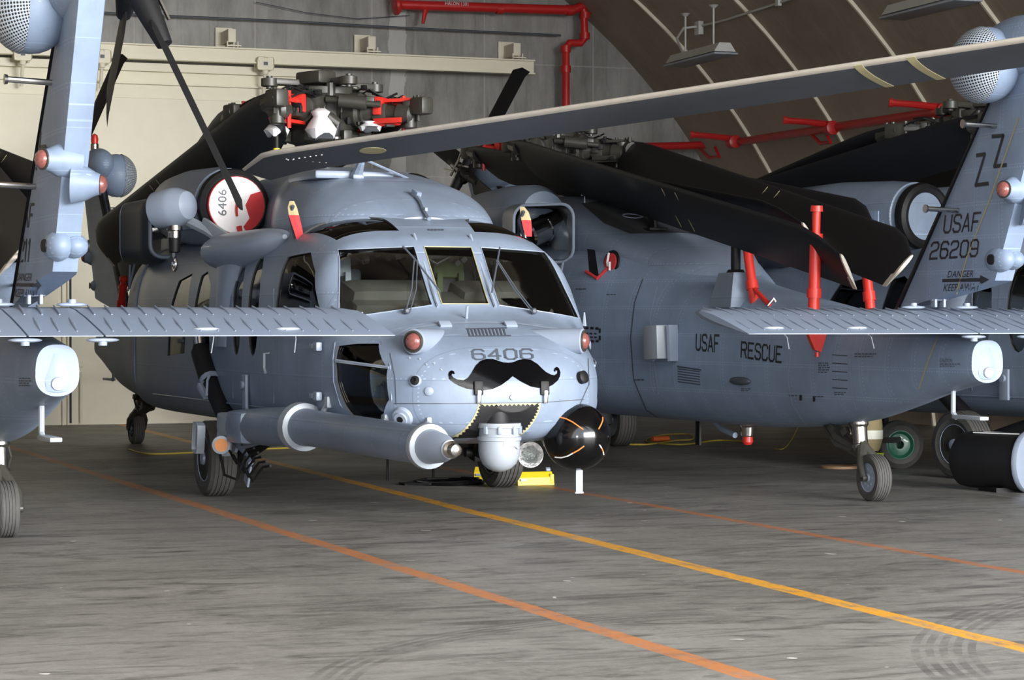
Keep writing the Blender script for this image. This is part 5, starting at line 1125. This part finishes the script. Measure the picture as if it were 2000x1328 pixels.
cv = MB(); cv.lathe([(0, .09), (.03, .11), (.12, .13), (.25, .13), (.36, .12), (.38, .115)], Vector(((a_.x+b_.x)/2, -.1, q(1700, 880).z)), (0, 0, 1), 20); cv.build('canvas_cover', 'tan', r)
z1 = q(1700, 848).z; MB().lathe([(-.045, .134), (.045, .134)], Vector(((a_.x+b_.x)/2, -.1, z1)), (0, 0, 1), 24).build('reflective_band', 'hivis', r)
MB().lathe([(-.10, .10), (0, .12)], Vector(((a_.x+b_.x)/2+.02, -.12, q(1700, 884).z)), (0, 0, 1), 16).build('cover_hem', 'lime', r)
MB().box((-.15, .0, .30), (.30, .1, .06)).cyl((-.25, 0, .02), (-.25, 0, .3), .03).box((-.1, .1, .55), (.05, .05, .5)).build('cart_frame', 'black', r)
c = at(1640, 914, 2, 0); r = empty('hose_stand', Matrix.Translation((c.x, c.y, 0)), 'slim brown stand with a round base beside the tail wheel', 'stand'); MB().lathe([(0, .2), (.025, .2), (.03, .17), (.03, .02)], (0, 0, 0), (0, 0, 1), 28).build('stand_base', 'brown', r); zz = at(1702, 782, 1, c.y); MB().tube([(.15, 0, .02), (zz.x-c.x-.02, 0, .05), (zz.x-c.x, 0, zz.z)], .018, 8).build('stand_pole', 'brown', r)
# pale-ended black drum at the right edge
c = at(1990, 900, 1, w2h(4.3, 20.6).y); g0 = w2h(4.25+.15, 20.4)
c = at(1978, 903, 1, g0.y+.2); ax = Vector((math.cos(-62*D)*1.0, math.sin(-62*D), 0)); r = empty('cased_drum', Matrix.Translation((c.x, c.y, 0)), 'black drum with white bands and a pale blue end, cut by the right edge', 'drum')
zc = .275; o = Vector((0, 0, zc)); MB().lathe([(-.55, .18), (-.5, .24), (-.42, .255), (.14, .262), (.15, .25)], o, ax, 36).build('drum_case', 'black', r)
MB().lathe([(.14, .275), (.16, .28), (.19, .27), (.21, .2), (.215, .01)], o+ax*.0, ax, 36).build('drum_lid', 'lt', r)
for a in (70, -75, 110):
    v = Vector((-ax.y*math.cos(a*D), ax.x*math.cos(a*D), math.sin(a*D)))*.264; MB().tube([o+v-ax*.35, o+v+ax*.12], .006, 6).build('white_line', 'wtape', r)
MB().box((-.05, .1, .02), (.3, .3, .04)).box((0, 0, .1), (.2, .2, .1)).build('drum_cradle', 'black', r)

# ================================================================== rotor blade reaching in from the parked machine on the right
def wpt(px, py, dep): o = CAM; d = cray(px, py); f0 = Vector((math.sin(TH), math.cos(TH), 0)); return o+d*(dep/d.dot(f0))
T0 = wpt(448, 320, 17.0); R1 = wpt(2000, 88, 13.9)
s_ = (R1-T0).normalized(); Ro = T0+s_*7.4
back = Vector((math.sin(TH), math.cos(TH), 0)); cv = (-back*.96+Vector((0, 0, .20))); cv = (cv-s_*cv.dot(s_)).normalized()
u = (-s_).cross(cv)
rt = empty('folded_rotor_blade', Matrix.Translation(Ro), 'long dark rotor blade with a pale leading edge sweeping across the upper photo', 'rotor blade')
RR = blade_mb((0, 0, 0), T0-Ro, cv, .53, .055, sweep=.55, n=60)

M['bladeg'] = simple('blade_gray_black', (.045, .05, .062), .5, var=.25, scale=4)
MB().ring_loft(RR).build('blade_skin', 'bladeg', rt)
n = 8; le = [[r[j]+(r[j]-sum(r, Vector())/len(r)).normalized()*.004 for j in (3, 2, 1, 0, 14, 13, 12)] for r in RR[3:]] if False else None
R = []
for ring in RR[3:]:
    c0 = sum(ring, Vector())/len(ring); m_ = len(ring); ids = [m_-2, m_-1, 0, 1, 2]
    pts = [ring[i] for i in ids]; R.append([p+(p-c0).normalized()*.005 for p in pts]+[p for p in reversed(pts)])
MB().ring_loft(R).build('leading_edge_strip', 'le', rt)
def onblade(px, py, off=.034):
    o = CAM-Ro; d = cray(px, py); nn = u if u.z < 0 else -u; h = (nn*off-o).dot(nn)/d.dot(nn); return o+d*h
nn = u if u.z < 0 else -u
def station(px):
    lo, hi = 0.0, 8.0
    for _ in range(40):
        mid = (lo+hi)/2; p = Ro-s_*(7.4-mid)-CAM; q = Matrix.Rotation(TH, 3, 'Z') @ p
        x_ = 1000+FPX*q.x/q.y
        lo, hi = (mid, hi) if x_ < px else (lo, mid)
    return -s_*(7.4-lo)
PR = [(1, 0), (.985, .35), (.93, .72), (.8, .98), (.6, 1), (.35, .7), (.12, .3), (0, .06)]
for xa in (1690, 1792):
    c_ = station(xa); R = []
    for q_, y_ in PR[1:]:
        p_ = c_+cv*((q_-.75)*.53)+nn*(.055*y_*.5); R.append([p_-s_*.028+nn*.001, p_+s_*.028+nn*.001, p_+s_*.028+nn*.004, p_-s_*.028+nn*.004])
    MB().ring_loft(R).build('tan_band', 'band', rt)
c_ = station(713)-cv*.10
MB().prism([c_+s_*.10*math.cos(a)+cv*.09*math.sin(a)+nn*(.024+.05*.09*math.sin(a)) for a in (i*2*math.pi/24 for i in range(24))], nn*.004).build('data_disc', 'band', rt)
b = MB(); c0_ = station(560)
for i in range(7): b.lathe([(0, .007), (.004, .006)], c0_+s_*.05*i-cv*(.02)+nn*.028, nn, 8); b.lathe([(0, .007), (.004, .006)], c0_-cv*(.04*i)+s_*.03*i+nn*(.027-.002*i), nn, 8)
b.build('tip_rivets', 'white', rt)
MB().tube([-s_*.9, -s_*.3, (0, 0, 0), s_*.0-s_*-.0+(-s_)*-.0+(-s_)*(-.2)], [.08, .11, .09, .07], 12).build('blade_cuff', 'hub', rt) if 0 else MB().tube([s_*.6, s_*.2, -s_*.15], [.08, .10, .07], 12).build('blade_cuff', 'hub', rt)

# ================================================================== light and camera
w = bpy.data.worlds.new('sky'); scn.world = w; w.use_nodes = True; wt = w.node_tree; bg = wt.nodes['Background']
bg.inputs['Color'].default_value = (.90, .95, 1.0, 1); bg.inputs['Strength'].default_value = 3.1
def area(name, loc, tgt, sx_, sy_, e, col=(1, 1, 1)):
    l = bpy.data.lights.new(name, 'AREA'); l.shape = 'RECTANGLE'; l.size = sx_; l.size_y = sy_; l.energy = e; l.color = col
    o = bpy.data.objects.new(name, l); COL.objects.link(o); o.location = loc; o.rotation_euler = (Vector(tgt)-Vector(loc)).to_track_quat('-Z', 'Y').to_euler(); return o
area('daylight_through_doors', (22, -70, 9.5), (0, -5, 2.5), 40, 14, 53000, (1.0, .985, .96))
area('camera_flash', tuple(CAM+Vector((0.0, -.1, .25))), tuple(at(1000, 600, 1, -16)), .12, .08, 260, (1, 1, 1))
ca = bpy.data.cameras.new('camera'); co_ = bpy.data.objects.new('camera', ca); COL.objects.link(co_); scn.camera = co_
ca.sensor_width = 36; ca.lens = FPX/2000*36; co_.location = CAM; co_.rotation_euler = (math.pi/2+PITCH, 0, -TH); ca.clip_end = 300
scn.view_settings.view_transform = 'Standard'; scn.view_settings.look = 'None'; scn.view_settings.gamma = 1; scn.view_settings.use_curve_mapping = False
scn.view_settings.exposure = 0.66
